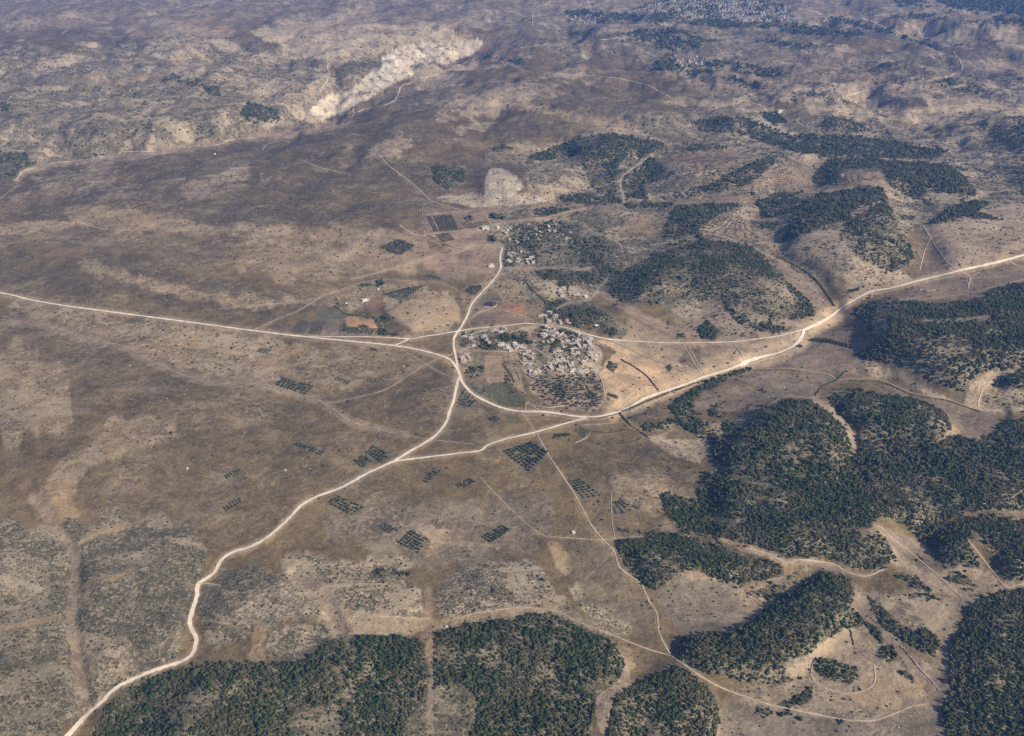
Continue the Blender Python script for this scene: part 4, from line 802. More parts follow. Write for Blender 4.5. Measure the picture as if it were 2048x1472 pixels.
# ------------------------------------------------------------------ tree shapes
import bmesh
def lumpy(seed, sub=1, squash=.8, jag=.28):
    bm = bmesh.new(); bmesh.ops.create_icosphere(bm, subdivisions=sub, radius=1)
    r = random.Random(seed)
    for v in bm.verts:
        k = 1 + r.uniform(-jag, jag)
        v.co = v.co * k; v.co.z = v.co.z * squash + squash * .75
    return bm
def bm_mesh(bm, name, m):
    me = bpy.data.meshes.new(name); bm.to_mesh(me); bm.free(); me.materials.append(m); return me
def clumps(seed, n, rad, size, h0, h1, m, name, trunk=True):
    """crown of separate leaf clumps spread through its volume"""
    r = random.Random(seed); bm = bmesh.new()
    for k in range(n):
        a = r.uniform(0, 6.283); d = rad * math.sqrt(r.random()) * .8
        z = r.uniform(h0, h1) * (1 - .35 * (d / rad) ** 2); s = size * r.uniform(.7, 1.2)
        g = bmesh.ops.create_icosphere(bm, subdivisions=1 if n <= 7 else 1, radius=s, matrix=mathutils.Matrix.Translation((math.cos(a) * d, math.sin(a) * d, z)))
        for v in g['verts']: v.co += mathutils.Vector((r.uniform(-1, 1), r.uniform(-1, 1), r.uniform(-1, 1))) * s * .28
    return bm
col_w = bpy.data.collections.new('wood tree kinds'); col_s = bpy.data.collections.new('shrub kinds')
for k in range(6):
    me = bm_mesh(clumps(50 + k, 5, .62, .52, .45, 1.15, M_WOOD, ''), 'oak_tree', M_WOOD)
    col_w.objects.link(bpy.data.objects.new('oak_tree', me))
for k in range(5):
    me = bm_mesh(lumpy(90 + k, 1, .62, .33), 'shrub', M_SHRUB); col_s.objects.link(bpy.data.objects.new('shrub', me))
def scatter(name, pts, scl, coll, m):
    me = bpy.data.meshes.new(name); me.vertices.add(len(pts)); me.vertices.foreach_set('co', np.asarray(pts, np.float32).ravel())
    for nm, ar in (('scl', scl), ('rot', rng.uniform(0, 6.28, len(pts)))):
        a = me.attributes.new(nm, 'FLOAT', 'POINT'); a.data.foreach_set('value', np.asarray(ar, np.float32))
    o = link(name, me)
    g = bpy.data.node_groups.new(name, 'GeometryNodeTree')
    g.interface.new_socket('Geometry', in_out='INPUT', socket_type='NodeSocketGeometry'); g.interface.new_socket('Geometry', in_out='OUTPUT', socket_type='NodeSocketGeometry')
    nd = g.nodes; gi, go = nd.new('NodeGroupInput'), nd.new('NodeGroupOutput')
    iop = nd.new('GeometryNodeInstanceOnPoints'); ci = nd.new('GeometryNodeCollectionInfo'); ci.inputs[0].default_value = coll; ci.inputs[1].default_value = True; ci.inputs[2].default_value = True
    iop.inputs['Pick Instance'].default_value = True
    ri = nd.new('FunctionNodeRandomValue'); ri.data_type = 'INT'; ri.inputs[4].default_value = 0; ri.inputs[5].default_value = len(coll.objects) - 1
    a1 = nd.new('GeometryNodeInputNamedAttribute'); a1.data_type = 'FLOAT'; a1.inputs[0].default_value = 'scl'
    a2 = nd.new('GeometryNodeInputNamedAttribute'); a2.data_type = 'FLOAT'; a2.inputs[0].default_value = 'rot'
    cx = nd.new('ShaderNodeCombineXYZ')
    L = g.links.new
    L(gi.outputs[0], iop.inputs['Points']); L(ci.outputs[0], iop.inputs['Instance']); L(ri.outputs[2], iop.inputs['Instance Index'])
    L(a1.outputs[0], iop.inputs['Scale']); L(a2.outputs[0], cx.inputs[2]); L(cx.outputs[0], iop.inputs['Rotation']); L(iop.outputs[0], go.inputs[0])
    md = o.modifiers.new('scatter', 'NODES'); md.node_group = g
    return tag(o, kind='stuff')
def zone(y0, y1, sp):
    y = np.arange(y0, y1, sp); out = []
    hw = (y1 * cp + CAM_H * sp_) * 1024 / FPX * 1.45
    x = np.arange(-hw, hw, sp)
    X, Y = np.meshgrid(x, y)
    X = X + rng.uniform(-.55, .55, X.shape) * sp; Y = Y + rng.uniform(-.55, .55, Y.shape) * sp
    X = X.ravel(); Y = Y.ravel()
    Z = height(X, Y); u, v = proj(X, Y, Z)
    ok = (u > -420) & (u < 2470) & (v < 1640) & (v > -60)
    return X[ok], Y[ok], Z[ok]
sp_ = sp
def thin(X, Y, Z, kind, s0):
    f, sc = wood_density(X, Y, Z)
    cl = fbm(X, Y, 60 + Y * .02, 4, 101, .65) * 1.5 + fbm(X, Y, 14, 2, 103) * .4
    r = rng.random(len(X))
    if kind == 'tree':
        p = np.clip(sstep(.12, .8, f * 1.05 + cl * .5 - .08), 0, 1) * (f > .12)
        k = r < p
        s = s0 * (.30 + 1.0 * rng.random(k.sum()) ** 1.7 + .75 * (rng.random(k.sum()) > .93) + .45 * np.clip(cl[k], -.6, .9)) * (.6 + .4 * f[k])
    else:
        g = np.clip(fbm(X, Y, 30, 3, 131) * 1.3 + .35, 0, 1)
        p = (np.clip(sc, 0, 1) * (.62 + .28 * (Y > 1600)) * g + .008 + .09 * sstep(.05, .4, fbm(X, Y, 130, 4, 151, .6)) * ((X > 0) | (Y < 1050))) * (1 - np.clip(f, 0, .9) * .5)
        u, v = proj(X, Y, Z); p = p * (1 - np.clip(bil(roadm, u, v) * 1.6, 0, 1))
        k = r < p; s = s0 * (.45 + .9 * rng.random(k.sum()) ** 2)
    return np.column_stack([X[k], Y[k], Z[k] - .15]), s
tot = 0
for nm, y0, y1, spc, s0, knd in (('near_oak_wood', 640, 1500, 3.7, 3.0, 'tree'), ('middle_oak_wood', 1500, 2700, 5.0, 4.0, 'tree'), ('far_oak_wood', 2700, 5200, 8.0, 5.4, 'tree'), ('distant_oak_wood', 5200, 11000, 17.0, 10.5, 'tree'),
        ('near_scrub', 640, 1600, 4.2, 1.9, 'shrub'), ('middle_scrub', 1600, 3600, 6.0, 2.9, 'shrub'), ('far_scrub', 3600, 6500, 13.0, 5.0, 'shrub')):
    p_, s_ = thin(*zone(y0, y1, spc), knd, s0)
    tot += len(p_); print(nm, len(p_))
    scatter(nm, p_, s_, col_w if knd == 'tree' else col_s, None)
print('instances', tot)
#@OBJECTS
# ------------------------------------------------------------------ boulders among the scrub
def boulders(name, y0, y1, spc, s0):
    X, Y, Z = zone(y0, y1, spc)
    u, v = proj(X, Y, Z); k_ = bil(rock, *warp(X, Y, u, v)) * np.clip(.25 + 1.6 * fbm(X, Y, 22, 3, 171), 0, 1)
    f = bil(forest, u, v)
    k = rng.random(len(X)) < k_ * .55 * (1 - .5 * f) * (1 - np.clip(bil(roadm, u, v) * 1.6, 0, 1))
    n = k.sum(); scatter(name, np.column_stack([X[k], Y[k], Z[k] - .1]), s0 * (.3 + 1.0 * rng.random(n) ** 2.5), col_b, None); print(name, n)
col_b = bpy.data.collections.new('boulder kinds')
for k in range(4):
    me = bm_mesh(lumpy(190 + k, 1, .4, .3), 'boulder', M_BOULD); col_b.objects.link(bpy.data.objects.new('boulder', me))
boulders('near_boulders', 640, 1600, 3.6, 1.05); boulders('middle_boulders', 1600, 3200, 7, 1.9)

ORD = ['first', 'second', 'third', 'fourth', 'fifth', 'sixth', 'seventh', 'eighth', 'ninth', 'tenth', 'eleventh', 'twelfth', 'thirteenth', 'fourteenth', 'fifteenth', 'sixteenth', 'seventeenth', 'eighteenth', 'nineteenth', 'twentieth'] + ['twenty-' + o for o in ('first', 'second', 'third', 'fourth', 'fifth', 'sixth', 'seventh', 'eighth', 'ninth')] + ['thirtieth'] + ['thirty-' + o for o in ('first', 'second', 'third', 'fourth', 'fifth', 'sixth', 'seventh', 'eighth', 'ninth')]
NUM = ['one', 'two', 'three', 'four', 'five', 'six', 'seven', 'eight', 'nine', 'ten', 'eleven', 'twelve', 'thirteen', 'fourteen', 'fifteen']
def empty(name, x, y, z, rz=0):
    o = bpy.data.objects.new(name, None); C.objects.link(o); o.location = (x, y, z); o.rotation_euler = (0, 0, rz); o.empty_display_size = 1; return o
# ------------------------------------------------------------------ olive groves: corners left, top, right, bottom in the photograph; trees per line; lines
def trunk_mesh(seed):
    bm = bmesh.new(); r = random.Random(seed)
    for (a, l, r1, r2, tilt) in ((0, 1.9, .34, .22, 0), (r.uniform(0, 6), 1.5, .17, .1, .5), (r.uniform(0, 6), 1.5, .17, .1, .55)):
        g = bmesh.ops.create_cone(bm, cap_ends=True, segments=6, radius1=r1, radius2=r2, depth=l)
        mt = mathutils.Matrix.Translation((0, 0, 0 if tilt == 0 else 1.2)) @ mathutils.Matrix.Rotation(a, 4, 'Z') @ mathutils.Matrix.Rotation(tilt, 4, 'X') @ mathutils.Matrix.Translation((0, 0, l / 2 - .1))
        bmesh.ops.transform(bm, matrix=mt, verts=g['verts'])
    return bm_mesh(bm, 'trunk', M_TRUNK)
trunks = [trunk_mesh(k) for k in range(3)]
crowns = [bm_mesh(clumps(300 + k, 9, 2.5, 1.35, 1.9, 3.9, M_OLIVE, ''), 'crown', M_OLIVE) for k in range(5)]
col_o = bpy.data.collections.new('olive kinds')
for k in range(5):
    bm = bmesh.new(); bm.from_mesh(crowns[k]); bm.from_mesh(trunks[k % 3])
    col_o.objects.link(bpy.data.objects.new('olive_tree', bm_mesh(bm, 'olive_tree', M_OLIVE)))
GROVES = [
 ('759 1055 770 1045 798 1062 786 1072', 3, 5, 'upper strip of the stepped grove', 1),
 ('794 1086 824 1062 860 1079 837 1110', 6, 7, 'big lower block of stepped grove', 1),
 ('962 1075 1006 1050 1023 1060 983 1087', 8, 4, 'tidy diamond grove on bare moor', 1),
 ('654 1006 679 992 731 1015 703 1033', 4, 8, 'long grove below the winding road', 1),
 ('446 1018 479 995 486 1003 452 1024', 6, 3, 'small lower-left grove above the scrub', 1),
 ('448 952 478 936 486 945 455 960', 6, 3, 'small left grove, the higher one', 1),
 ('586 891 596 885 651 905 643 913', 2, 9, 'narrow grove left of the road', 1),
 ('1138 963 1160 957 1207 991 1164 1000', 4, 8, 'grove beside the thin straight track', 1),
 ('1224 1004 1240 1001 1283 1016 1226 1032', 4, 7, 'dense dark grove by the wood', 1),
 ('1234 1055 1237 1063 1259 1065 1258 1058', 2, 5, 'tiny grove above the track junction', 1),
 ('844 964 870 936 885 941 855 967', 6, 4, 'slanting grove under the pale road', 1),
 ('909 970 941 958 953 963 923 981', 6, 3, 'compact grove in the middle moor', 1),
 ('706 921 729 908 744 923 725 938', 5, 5, 'lower left part of twin grove', 1),
 ('730 905 748 891 783 910 760 926', 4, 6, 'upper right part of twin grove', 1),
 ('1005 903 1064 884 1097 905 1058 946', 8, 9, 'large grove beside the fork', 1),
 ('976 838 985 832 1004 837 988 848', 3, 5, 'sparse grove inside the road bend', 1),
 ('913 808 928 777 954 803 940 816', 6, 5, 'grove enclosed by two roads', 1),
 ('552 771 566 756 630 773 612 791', 4, 9, 'wide grove by the dry channel', 0),
 ('668 759 676 754 703 764 696 771', 3, 5, 'little grove far left of village', 0),
 ('514 704 520 696 545 699 540 710', 4, 5, 'faint grove', 0), ('848 552 852 547 882 556 880 560', 3, 6, 'g', 0), ('739 699 742 696 757 700 752 703', 2, 4, 'g', 0),
 ('928 583 940 572 965 572 950 592', 5, 6, 'g', 0), ('771 588 812 577 850 570 803 606', 10, 8, 'g', 0), ('1215 790 1217 786 1237 794 1233 798', 3, 5, 'g', 0),
 ('1615 681 1630 676 1690 688 1700 695', 3, 12, 'g', 0), ('1106 878 1108 868 1140 868 1140 872', 3, 6, 'g', 0), ('1330 735 1340 728 1345 738 1338 745', 3, 3, 'g', 0), ('1354 676 1356 668 1370 670 1370 676', 3, 3, 'g', 0),
 ('930 800 931 800 932 801 931 801', 1, 1, 'g', 0), ('1692 588 1700 580 1720 575 1716 582', 2, 5, 'g', 0), ('760 495 800 480 830 492 800 512', 10, 9, 'g', 0), ('678 662 690 656 750 658 745 671', 5, 12, 'g', 0),
]
rest, n_ind = [], 0
LIMIT = 300
def grove_points(q, na, nb):
    gx, gy = ground([p[0] for p in q], [p[1] for p in q])
    A, B, Cc, D = [np.array((gx[i], gy[i])) for i in range(4)]
    for j in range(nb):
        for i in range(na):
            s, t = (i + .5) / na, (j + .5) / nb
            p = A * (1 - s) * (1 - t) + B * s * (1 - t) + Cc * s * t + D * (1 - s) * t
            yield i, j, p[0] + rnd.uniform(-.7, .7), p[1] + rnd.uniform(-.7, .7)
for s, na, nb, desc, ind in sorted(GROVES, key=lambda g: -P(g[0])[3][1]):
    q = P(s); cnt = na * nb
    ax_, ay_ = ground([p[0] for p in q], [p[1] for p in q]); spc_ = min(np.hypot(ax_[1] - ax_[0], ay_[1] - ay_[0]) / na, np.hypot(ax_[3] - ax_[0], ay_[3] - ay_[0]) / nb)
    kk = float(np.clip(spc_ * .43 / 3.1, .82, 1.3))
    one = ind and n_ind + cnt <= LIMIT + 40
    for i, j, x, y in grove_points(q, na, nb):
        if rnd.random() < .05: continue
        z = float(height(x, y)); k = kk * rnd.uniform(.82, 1.15)
        if one and n_ind < LIMIT:
            t = empty('olive_tree', x, y, z, rnd.uniform(0, 6.28)); t.scale = (k, k, k * rnd.uniform(.85, 1.1))
            link('trunk', trunks[rnd.randrange(3)], t); link('crown', crowns[rnd.randrange(5)], t)
            tag(t, 'olive tree %s from left, line %s from top, %s' % (ORD[i], NUM[j], desc), 'olive tree', 'olive trees of the ' + desc); n_ind += 1
        else: rest.append((x, y, z, k))
# the loose village grove
q = P('1062 748 1100 752 1190 747 1203 765 1209 795 1200 815 1150 813 1100 812 1062 780')
def inside(u, v, q):
    c = False
    for i in range(len(q)):
        (x1, y1), (x2, y2) = q[i], q[(i + 1) % len(q)]
        if (y1 > v) != (y2 > v) and u < (x2 - x1) * (v - y1) / (y2 - y1) + x1: c = not c
    return c
for v in np.arange(749, 815, 4.6):
    for u in np.arange(1060, 1210, 6.6):
        uu, vv = u + rnd.uniform(-1.6, 1.6) + (v % 2) * 3, v + rnd.uniform(-1.1, 1.1)
        if inside(uu, vv, q) and rnd.random() < (.9 if uu > 1120 else .6):
            x, y = ground(uu, vv); x, y = float(x[0]), float(y[0]); rest.append((x, y, float(height(x, y)), rnd.uniform(.75, 1.35)))
rest = np.array(rest)
scatter('farther_olive_groves', rest[:, :3], rest[:, 3], col_o, None)
print('olive individuals', n_ind, 'rest', len(rest))

# ------------------------------------------------------------------ hedges, vine rows, field walls
def strip_bushes(name, s, wd, hh, m, label, cat, group=None, gap=.06, step=2.0):
    q_ = spline(P(s), 5); x, y = ground(q_[:, 0], q_[:, 1])
    c = spline(list(zip(x, y)), step)
    bm = bmesh.new(); x0, y0 = c[0]; z0 = float(height(x0, y0))
    zz = height(c[:, 0], c[:, 1])
    for (px, py), pz in zip(c, zz):
        if rnd.random() < gap: continue
        g = bmesh.ops.create_icosphere(bm, subdivisions=1, radius=1)
        sx = wd / 2 * rnd.uniform(.7, 1.25); sz = hh / 2 * rnd.uniform(.6, 1.2)
        jx, jy = rnd.uniform(-.25, .25) * wd, rnd.uniform(-.25, .25) * wd
        for vv in g['verts']:
            k = 1 + rnd.uniform(-.25, .25)
            vv.co = mathutils.Vector((vv.co.x * sx * k + px - x0 + jx, vv.co.y * sx * k + py - y0 + jy, vv.co.z * sz * k + sz * .8 + pz - z0))
    return tag(link(name, bm_mesh(bm, name, m), None, (x0, y0, z0)), label, cat, group)
HEDGES = [
 ('1246 823 1290 805 1340 785 1408 762', 4.5, 3.5, 'straight dark hedge along the lower side of the canal road'),
 ('1238 825 1243 831 1252 841 1264 853 1284 866 1298 877', 4.5, 3.5, 'hedge running down right from the road bridge to the track'),
 ('1172 835 1190 838 1210 834 1236 827', 2.5, 1.8, 'thin hedge on the lower side of the road before the bridge'),
 ('1178 862 1210 865 1230 864 1255 860 1283 867', 2.6, 2, 'long wavy hedge above the bare brown field'),
 ('1240 887 1255 885 1270 882 1282 876', 5, 3, 'short thick row of bushes beside the field track'),
 ('1553 513 1575 523 1600 537 1622 552 1640 570 1655 590 1668 612', 7, 4, 'curved tree line in the valley below the dark hill'),
 ('1243 720 1262 730 1280 742 1296 755 1308 770 1316 781', 4.5, 3, 'dark curving hedge crossing the pale slope right of village'),
 ('1192 690 1210 697 1230 709', 2.2, 1.8, 'sparse line of shrubs down the slope behind village'),
 ('1005 727 1013 738 1021 747 1028 765', 4, 3, 'hedge along the right edge of the tan village field'),
 ('1027 733 1036 752 1042 765', 2, 1.5, 'thin field hedge left of the village'),
 ('1046 561 1055 568 1063 580 1078 592 1091 606 1094 620 1100 637', 4.5, 3.5, 'winding hedge along the stream bed north of village'),
 ('846 411 845 430 846 445 848 461', 3.5, 3, 'straight short row of trees beside the upper farm track'),
 ('854 470 872 480 890 489 905 494', 4, 2.5, 'dark hedge on the diagonal farm boundary'),
 ('1507 741 1540 741 1567 739 1600 743', 3, 2, 'scrubby line along the dry stream bank'),
 ('1690 742 1673 760 1655 768 1640 777 1630 792', 4.5, 3, 'bushes along the stream bend at the hill foot'),
 ('1700 762 1758 764 1800 780 1826 791 1870 798 1900 803 1960 824', 4, 2.6, 'long bush line following the stream in the right valley'),
 ('1690 832 1700 850 1708 866', 3, 2, 'narrow bush line beside the tan valley path'),
 ('688 627 700 630 720 631 737 637', 7, 3, 'grey-green hedge above the golden field'),
 ('672 615 680 620 688 627', 3.5, 2.5, 'short hedge between pond and golden field'),
 ('1707 1290 1700 1262 1692 1250', 3, 2, 'short bush line on the lower slope'),
 ('1800 1293 1815 1308 1830 1328', 3, 1.6, 'thin bush line beside the lower right track'),
 ('1738 1252 1752 1266 1762 1284', 8, 4, 'dense lens-shaped thicket beside the sandy track'),
]
for s, wd, hh, lb in HEDGES: strip_bushes('hedge', s, wd, hh, M_WOOD, lb, 'hedge')
def vine_rows(s, n, wd, hh, desc, name='vine_row', m=None, skip=()):
    q_ = P(s)
    for k in range(n):
        if k in skip: continue
        t = (k + .5) / n
        a = (q_[0][0] * (1 - t) + q_[1][0] * t, q_[0][1] * (1 - t) + q_[1][1] * t); b = (q_[3][0] * (1 - t) + q_[2][0] * t, q_[3][1] * (1 - t) + q_[2][1] * t)
        strip_bushes(name, '%f %f %f %f' % (*a, *b), wd, hh, m or M_SHRUB, '%s planted row from the left, %s' % (ORD[k], desc), 'crop row', 'crop rows ' + desc, gap=.02, step=2.5)
vine_rows('597 640 622 643 608 668 583 664', 9, 3, 1.5, 'dark left plot beside the main road')
vine_rows('625 644 650 647 640 669 614 668', 9, 2.6, 1.4, 'second plot beside the main road')
vine_rows('1150 862 1163 853 1176 861 1166 876', 9, 2.2, 1.4, 'small vineyard below the fork')
vine_rows('852 433 904 429 917 458 868 464', 16, 4, 2.6, 'upper farm orchard', 'orchard_row', M_OLIVE, (3,))
vine_rows('920 446 975 442 985 452 935 458', 12, 3.2, 2.4, 'strip orchard right of upper farm', 'orchard_row', M_OLIVE)
vine_rows('868 468 898 465 910 480 885 484', 8, 3.4, 2.4, 'lower farm orchard', 'orchard_row', M_OLIVE)
vine_rows('636 622 686 624 685 638 628 636', 10, 2.6, 1.2, 'greenish plot above the golden field')
def stone_wall(s, label, h=1.3, wd=.9):
    q_ = spline(P(s), 5); x, y = ground(q_[:, 0], q_[:, 1]); c = spline(list(zip(x, y)), 3.0)
    t = np.gradient(c, axis=0); t /= np.linalg.norm(t, axis=1, keepdims=True) + 1e-9
    nn = np.stack([-t[:, 1], t[:, 0]], 1) * wd / 2; z = height(c[:, 0], c[:, 1]); o = np.array([c[0, 0], c[0, 1], z[0]])
    hh = h * (1 + .3 * np.array([rnd.uniform(-1, 1) for _ in c]))
    V = np.stack([np.column_stack([c + nn * 1.1, z - .4]), np.column_stack([c + nn * .8, z + hh]), np.column_stack([c - nn * .8, z + hh]), np.column_stack([c - nn * 1.1, z - .4])], 1).reshape(-1, 3) - o
    n = len(c); ii = np.arange(n * 4).reshape(n, 4)
    Fq = np.concatenate([np.stack([ii[:-1, a], ii[1:, a], ii[1:, a + 1], ii[:-1, a + 1]], -1) for a in range(3)])
    tag(link('stone_wall', mesh_np('stone_wall', V, Fq, M_STONE), None, o), label, 'wall')
for s, lb in (('1806 1296 1822 1316 1838 1336 1856 1357', 'dry stone wall running diagonally across the lower right field'), ('1621 1348 1625 1330 1632 1322', 'low wall stub at the left end of the oval enclosure'),
    ('1044 700 1048 722 1060 745', 'field wall at the left edge of the old village'), ('1017 706 1018 728', 'upright field wall below the village lane'), ('1060 712 1085 735 1100 752', 'diagonal wall through the lower village gardens'),
    ('1150 718 1180 730 1212 745', 'wall on the right side of the village gardens'), ('968 712 1005 713', 'low wall along the top of the tan village field'), ('1180 676 1200 690 1215 700', 'loose wall on the slope beside the eastern houses'),
    ('930 672 960 664 975 662', 'garden wall beside the western lane'), ('1065 664 1085 668 1100 664', 'curved garden wall by the loop lane'), ('1075 812 1100 815 1130 811', 'wall at the lower edge of the village grove'),
    ('1410 760 1375 775 1330 794 1262 822', 'long pale wall on the far bank beside the straight hedge'), ('1736 1228 1752 1246 1766 1262', 'short wall along the sandy track'), ('1170 853 1180 861 1172 876 1150 886', 'wall around the lower corner of the small vineyard'),
    ('730 608 738 624', 'thin wall across the red ploughed field')): stone_wall(s, lb)

# ------------------------------------------------------------------ houses
def bx(bm, x0, x1, y0, y1, z0, z1):
    g = bmesh.ops.create_cube(bm, size=1)
    for v_ in g['verts']: v_.co = mathutils.Vector(((x0 + x1) / 2 + v_.co.x * (x1 - x0), (y0 + y1) / 2 + v_.co.y * (y1 - y0), (z0 + z1) / 2 + v_.co.z * (z1 - z0)))
def house_parts(w, d, h, two, gable):
    P_ = {}
    bm = bmesh.new(); bx(bm, -w / 2, w / 2, -d / 2, d / 2, -2, h)
    if two: bx(bm, -w / 2 - w * .45, -w / 2 - .003, -d / 2 + .4, d / 2 - 1, -2, h * .7)
    P_['wall'] = bm
    bm = bmesh.new()
    if gable:
        r = [bm.verts.new(c_) for c_ in ((-w / 2 - .3, -d / 2 - .3, h), (w / 2 + .3, -d / 2 - .3, h), (w / 2 + .3, d / 2 + .3, h), (-w / 2 - .3, d / 2 + .3, h), (-w / 2 - .3, 0, h + d * .22), (w / 2 + .3, 0, h + d * .22))]
        for f_ in ((0, 1, 5, 4), (2, 3, 4, 5), (0, 4, 3), (1, 2, 5), (0, 3, 2, 1)): bm.faces.new([r[i] for i in f_])
    else:
        bx(bm, -w / 2 + .3, w / 2 - .3, -d / 2 + .3, d / 2 - .3, h + .003, h + .15)
        for a in ((-w / 2 - .05, w / 2 + .05, -d / 2 - .05, -d / 2 + .3), (-w / 2 - .05, w / 2 + .05, d / 2 - .3, d / 2 + .05), (-w / 2 - .05, -w / 2 + .3, -d / 2 + .3, d / 2 - .3), (w / 2 - .3, w / 2 + .05, -d / 2 + .3, d / 2 - .3)): bx(bm, *a, h + .003, h + .5)
        if two: bx(bm, -w / 2 - w * .45 - .1, -w / 2 - .06, -d / 2 + .3, d / 2 - .9, h * .7 + .003, h * .7 + .2)
    P_['roof'] = bm
    bm = bmesh.new(); bx(bm, -.55, .55, -d / 2 - .06, -d / 2 - .003, 0, 2.1); P_['door'] = bm
    for k, xx in enumerate((-w * .3, w * .3)):
        bm = bmesh.new(); bx(bm, xx - .5, xx + .5, -d / 2 - .06, -d / 2 - .003, h - 1.9, h - .8); P_['window%d' % k] = bm
    return P_
KINDS = []
for k, (w_, d_, h_, two, gable) in enumerate(((8, 7, 4.2, 0, 0), (11, 7, 4.5, 1, 0), (7, 6, 6.5, 0, 0), (13, 8, 4, 0, 0), (9, 9, 5.5, 1, 0), (10, 7, 3.8, 0, 1))):
    for mw, mr in ((M_STONE, M_ROOF), (M_WHITE, M_WROOF), (M_STONE, M_TILE)):
        hp = house_parts(w_, d_, h_, two, gable)
        KINDS.append({n_: bm_mesh(b_, n_.rstrip('01'), mw if n_ == 'wall' else mr if n_ == 'roof' else M_DARK) for n_, b_ in hp.items()})
RUINS = []
for k in range(4):
    w_, d_ = rnd.uniform(8, 13), rnd.uniform(7, 10); ws = []
    for a in ((-w_ / 2, w_ / 2, -d_ / 2, -d_ / 2 + .7), (-w_ / 2, w_ / 2, d_ / 2 - .7, d_ / 2), (-w_ / 2, -w_ / 2 + .7, -d_ / 2 + .7, d_ / 2 - .7), (w_ / 2 - .7, w_ / 2, -d_ / 2 + .7, d_ / 2 - .7)):
        bm = bmesh.new(); hA = rnd.uniform(1, 4); L_ = a[1] - a[0] > 2; cut = rnd.uniform(.3, .7)
        if L_: xm = a[0] + (a[1] - a[0]) * cut; bx(bm, a[0], xm - .003, a[2], a[3], -2, hA); bx(bm, xm, a[1], a[2], a[3], -2, rnd.uniform(.8, 3.4))
        else: ym = a[2] + (a[3] - a[2]) * cut; bx(bm, a[0], a[1], a[2], ym - .003, -2, hA); bx(bm, a[0], a[1], ym, a[3], -2, rnd.uniform(.8, 3.4))
        ws.append(bm_mesh(bm, 'wall', M_STONE))
    bm = bmesh.new()
    for _ in range(14):
        g = bmesh.ops.create_icosphere(bm, subdivisions=1, radius=rnd.uniform(.4, 1.3)); bmesh.ops.translate(bm, verts=g['verts'], vec=(rnd.uniform(-w_, w_) * .38, rnd.uniform(-d_, d_) * .38, .1))
    RUINS.append((ws, bm_mesh(bm, 'rubble', M_BOULD)))
def house(u, v, label, group, style=0, kind=None, s=1.0, rz=None, cat='house', name='stone_house', ruin=False):
    x, y = ground(u, v); x, y = float(x[0]), float(y[0]); z = float(height(x, y)) + .3
    t = empty(name, x, y, z, rz if rz is not None else rnd.choice((.2, .5, -.3, 1.1, 1.75)) + rnd.uniform(-.2, .2)); t.scale = (s, s, s * rnd.uniform(.9, 1.15))
    if ruin:
        ws, rb = RUINS[rnd.randrange(4)]
        for m_ in ws: link('wall', m_, t)
        link('rubble', rb, t)
    else:
        for n_, m_ in KINDS[(rnd.randrange(6) if kind is None else kind) * 3 + style].items(): link(n_.rstrip('01'), m_, t)
    return tag(t, label, cat, group)
def pts_in(s, n, dmin):
    q_ = P(s); out = []; tries = 0
    while len(out) < n and tries < n * 60:
        tries += 1
        u = rnd.uniform(min(p[0] for p in q_), max(p[0] for p in q_)); v = rnd.uniform(min(p[1] for p in q_), max(p[1] for p in q_))
        if inside(u, v, q_) and all((u - a) ** 2 + ((v - b) * 1.5) ** 2 > dmin ** 2 for a, b in out): out.append((u, v))
    return sorted(out)
CLUST_DONE = None
CLUST = [
 ('925 672 960 664 990 688 985 702 945 700', 8, 'in the gardens by the western lane', .3), ('1000 686 1040 690 1050 700 1010 703 996 700', 11, 'in the row above the straight lane', .35),
 ('1093 655 1130 660 1140 690 1110 684 1085 690 1080 668', 15, 'on the upper village mound', .35), ('1112 688 1150 680 1165 700 1140 720 1110 715', 15, 'around the middle of the mound', .4),
 ('1040 706 1072 704 1062 732 1040 727', 9, 'at the left foot of the mound', .4), ('1083 722 1130 716 1150 735 1130 748 1095 740', 14, 'in the lower middle village', .4),
 ('1130 737 1190 737 1195 746 1150 752', 9, 'along the lower village edge', .4), ('1140 660 1180 675 1190 700 1162 702', 10, 'on the right shoulder of the mound', .4),
 ('1150 706 1190 702 1200 720 1160 730', 8, 'by the eastern green patch', .4), ('1060 735 1082 740 1084 758 1062 758', 6, 'above the tan grove slope', .4),
 ('920 705 940 705 934 730 925 730', 5, 'beside the road junction', .3), ('1008 446 1100 440 1150 470 1120 490 1012 488', 26, 'in the northern hamlet', .5),
 ('1012 505 1055 500 1075 528 1012 526', 11, 'beside the north road hamlet', .2), ('1102 572 1152 572 1157 592 1110 594', 10, 'in the small hamlet north-east', .3),
 ('1080 630 1110 625 1125 645 1100 650', 6, 'among trees above the village road', .4), ('980 660 1010 658 1015 668 980 670', 4, 'along the upper village road', .2),
]
for s, n, ds, rf in CLUST:
    for k, (u, v) in enumerate(pts_in(s, int(n * 1.5), 4.8)):
        rn = rnd.random() < rf
        st = 1 if (not rn and rnd.random() < .1) else 0
        nm = 'roofless stone ruin' if rn else ('pale whitewashed house' if st else 'flat-roofed stone house')
        house(u, v, '%s, %s from left %s' % (nm, ORD[k], ds), 'buildings ' + ds, st, kind=None if rn else rnd.randrange(5), s=rnd.uniform(.9, 1.35), name='stone_ruin' if rn else 'stone_house', cat='ruin' if rn else 'house', ruin=rn)
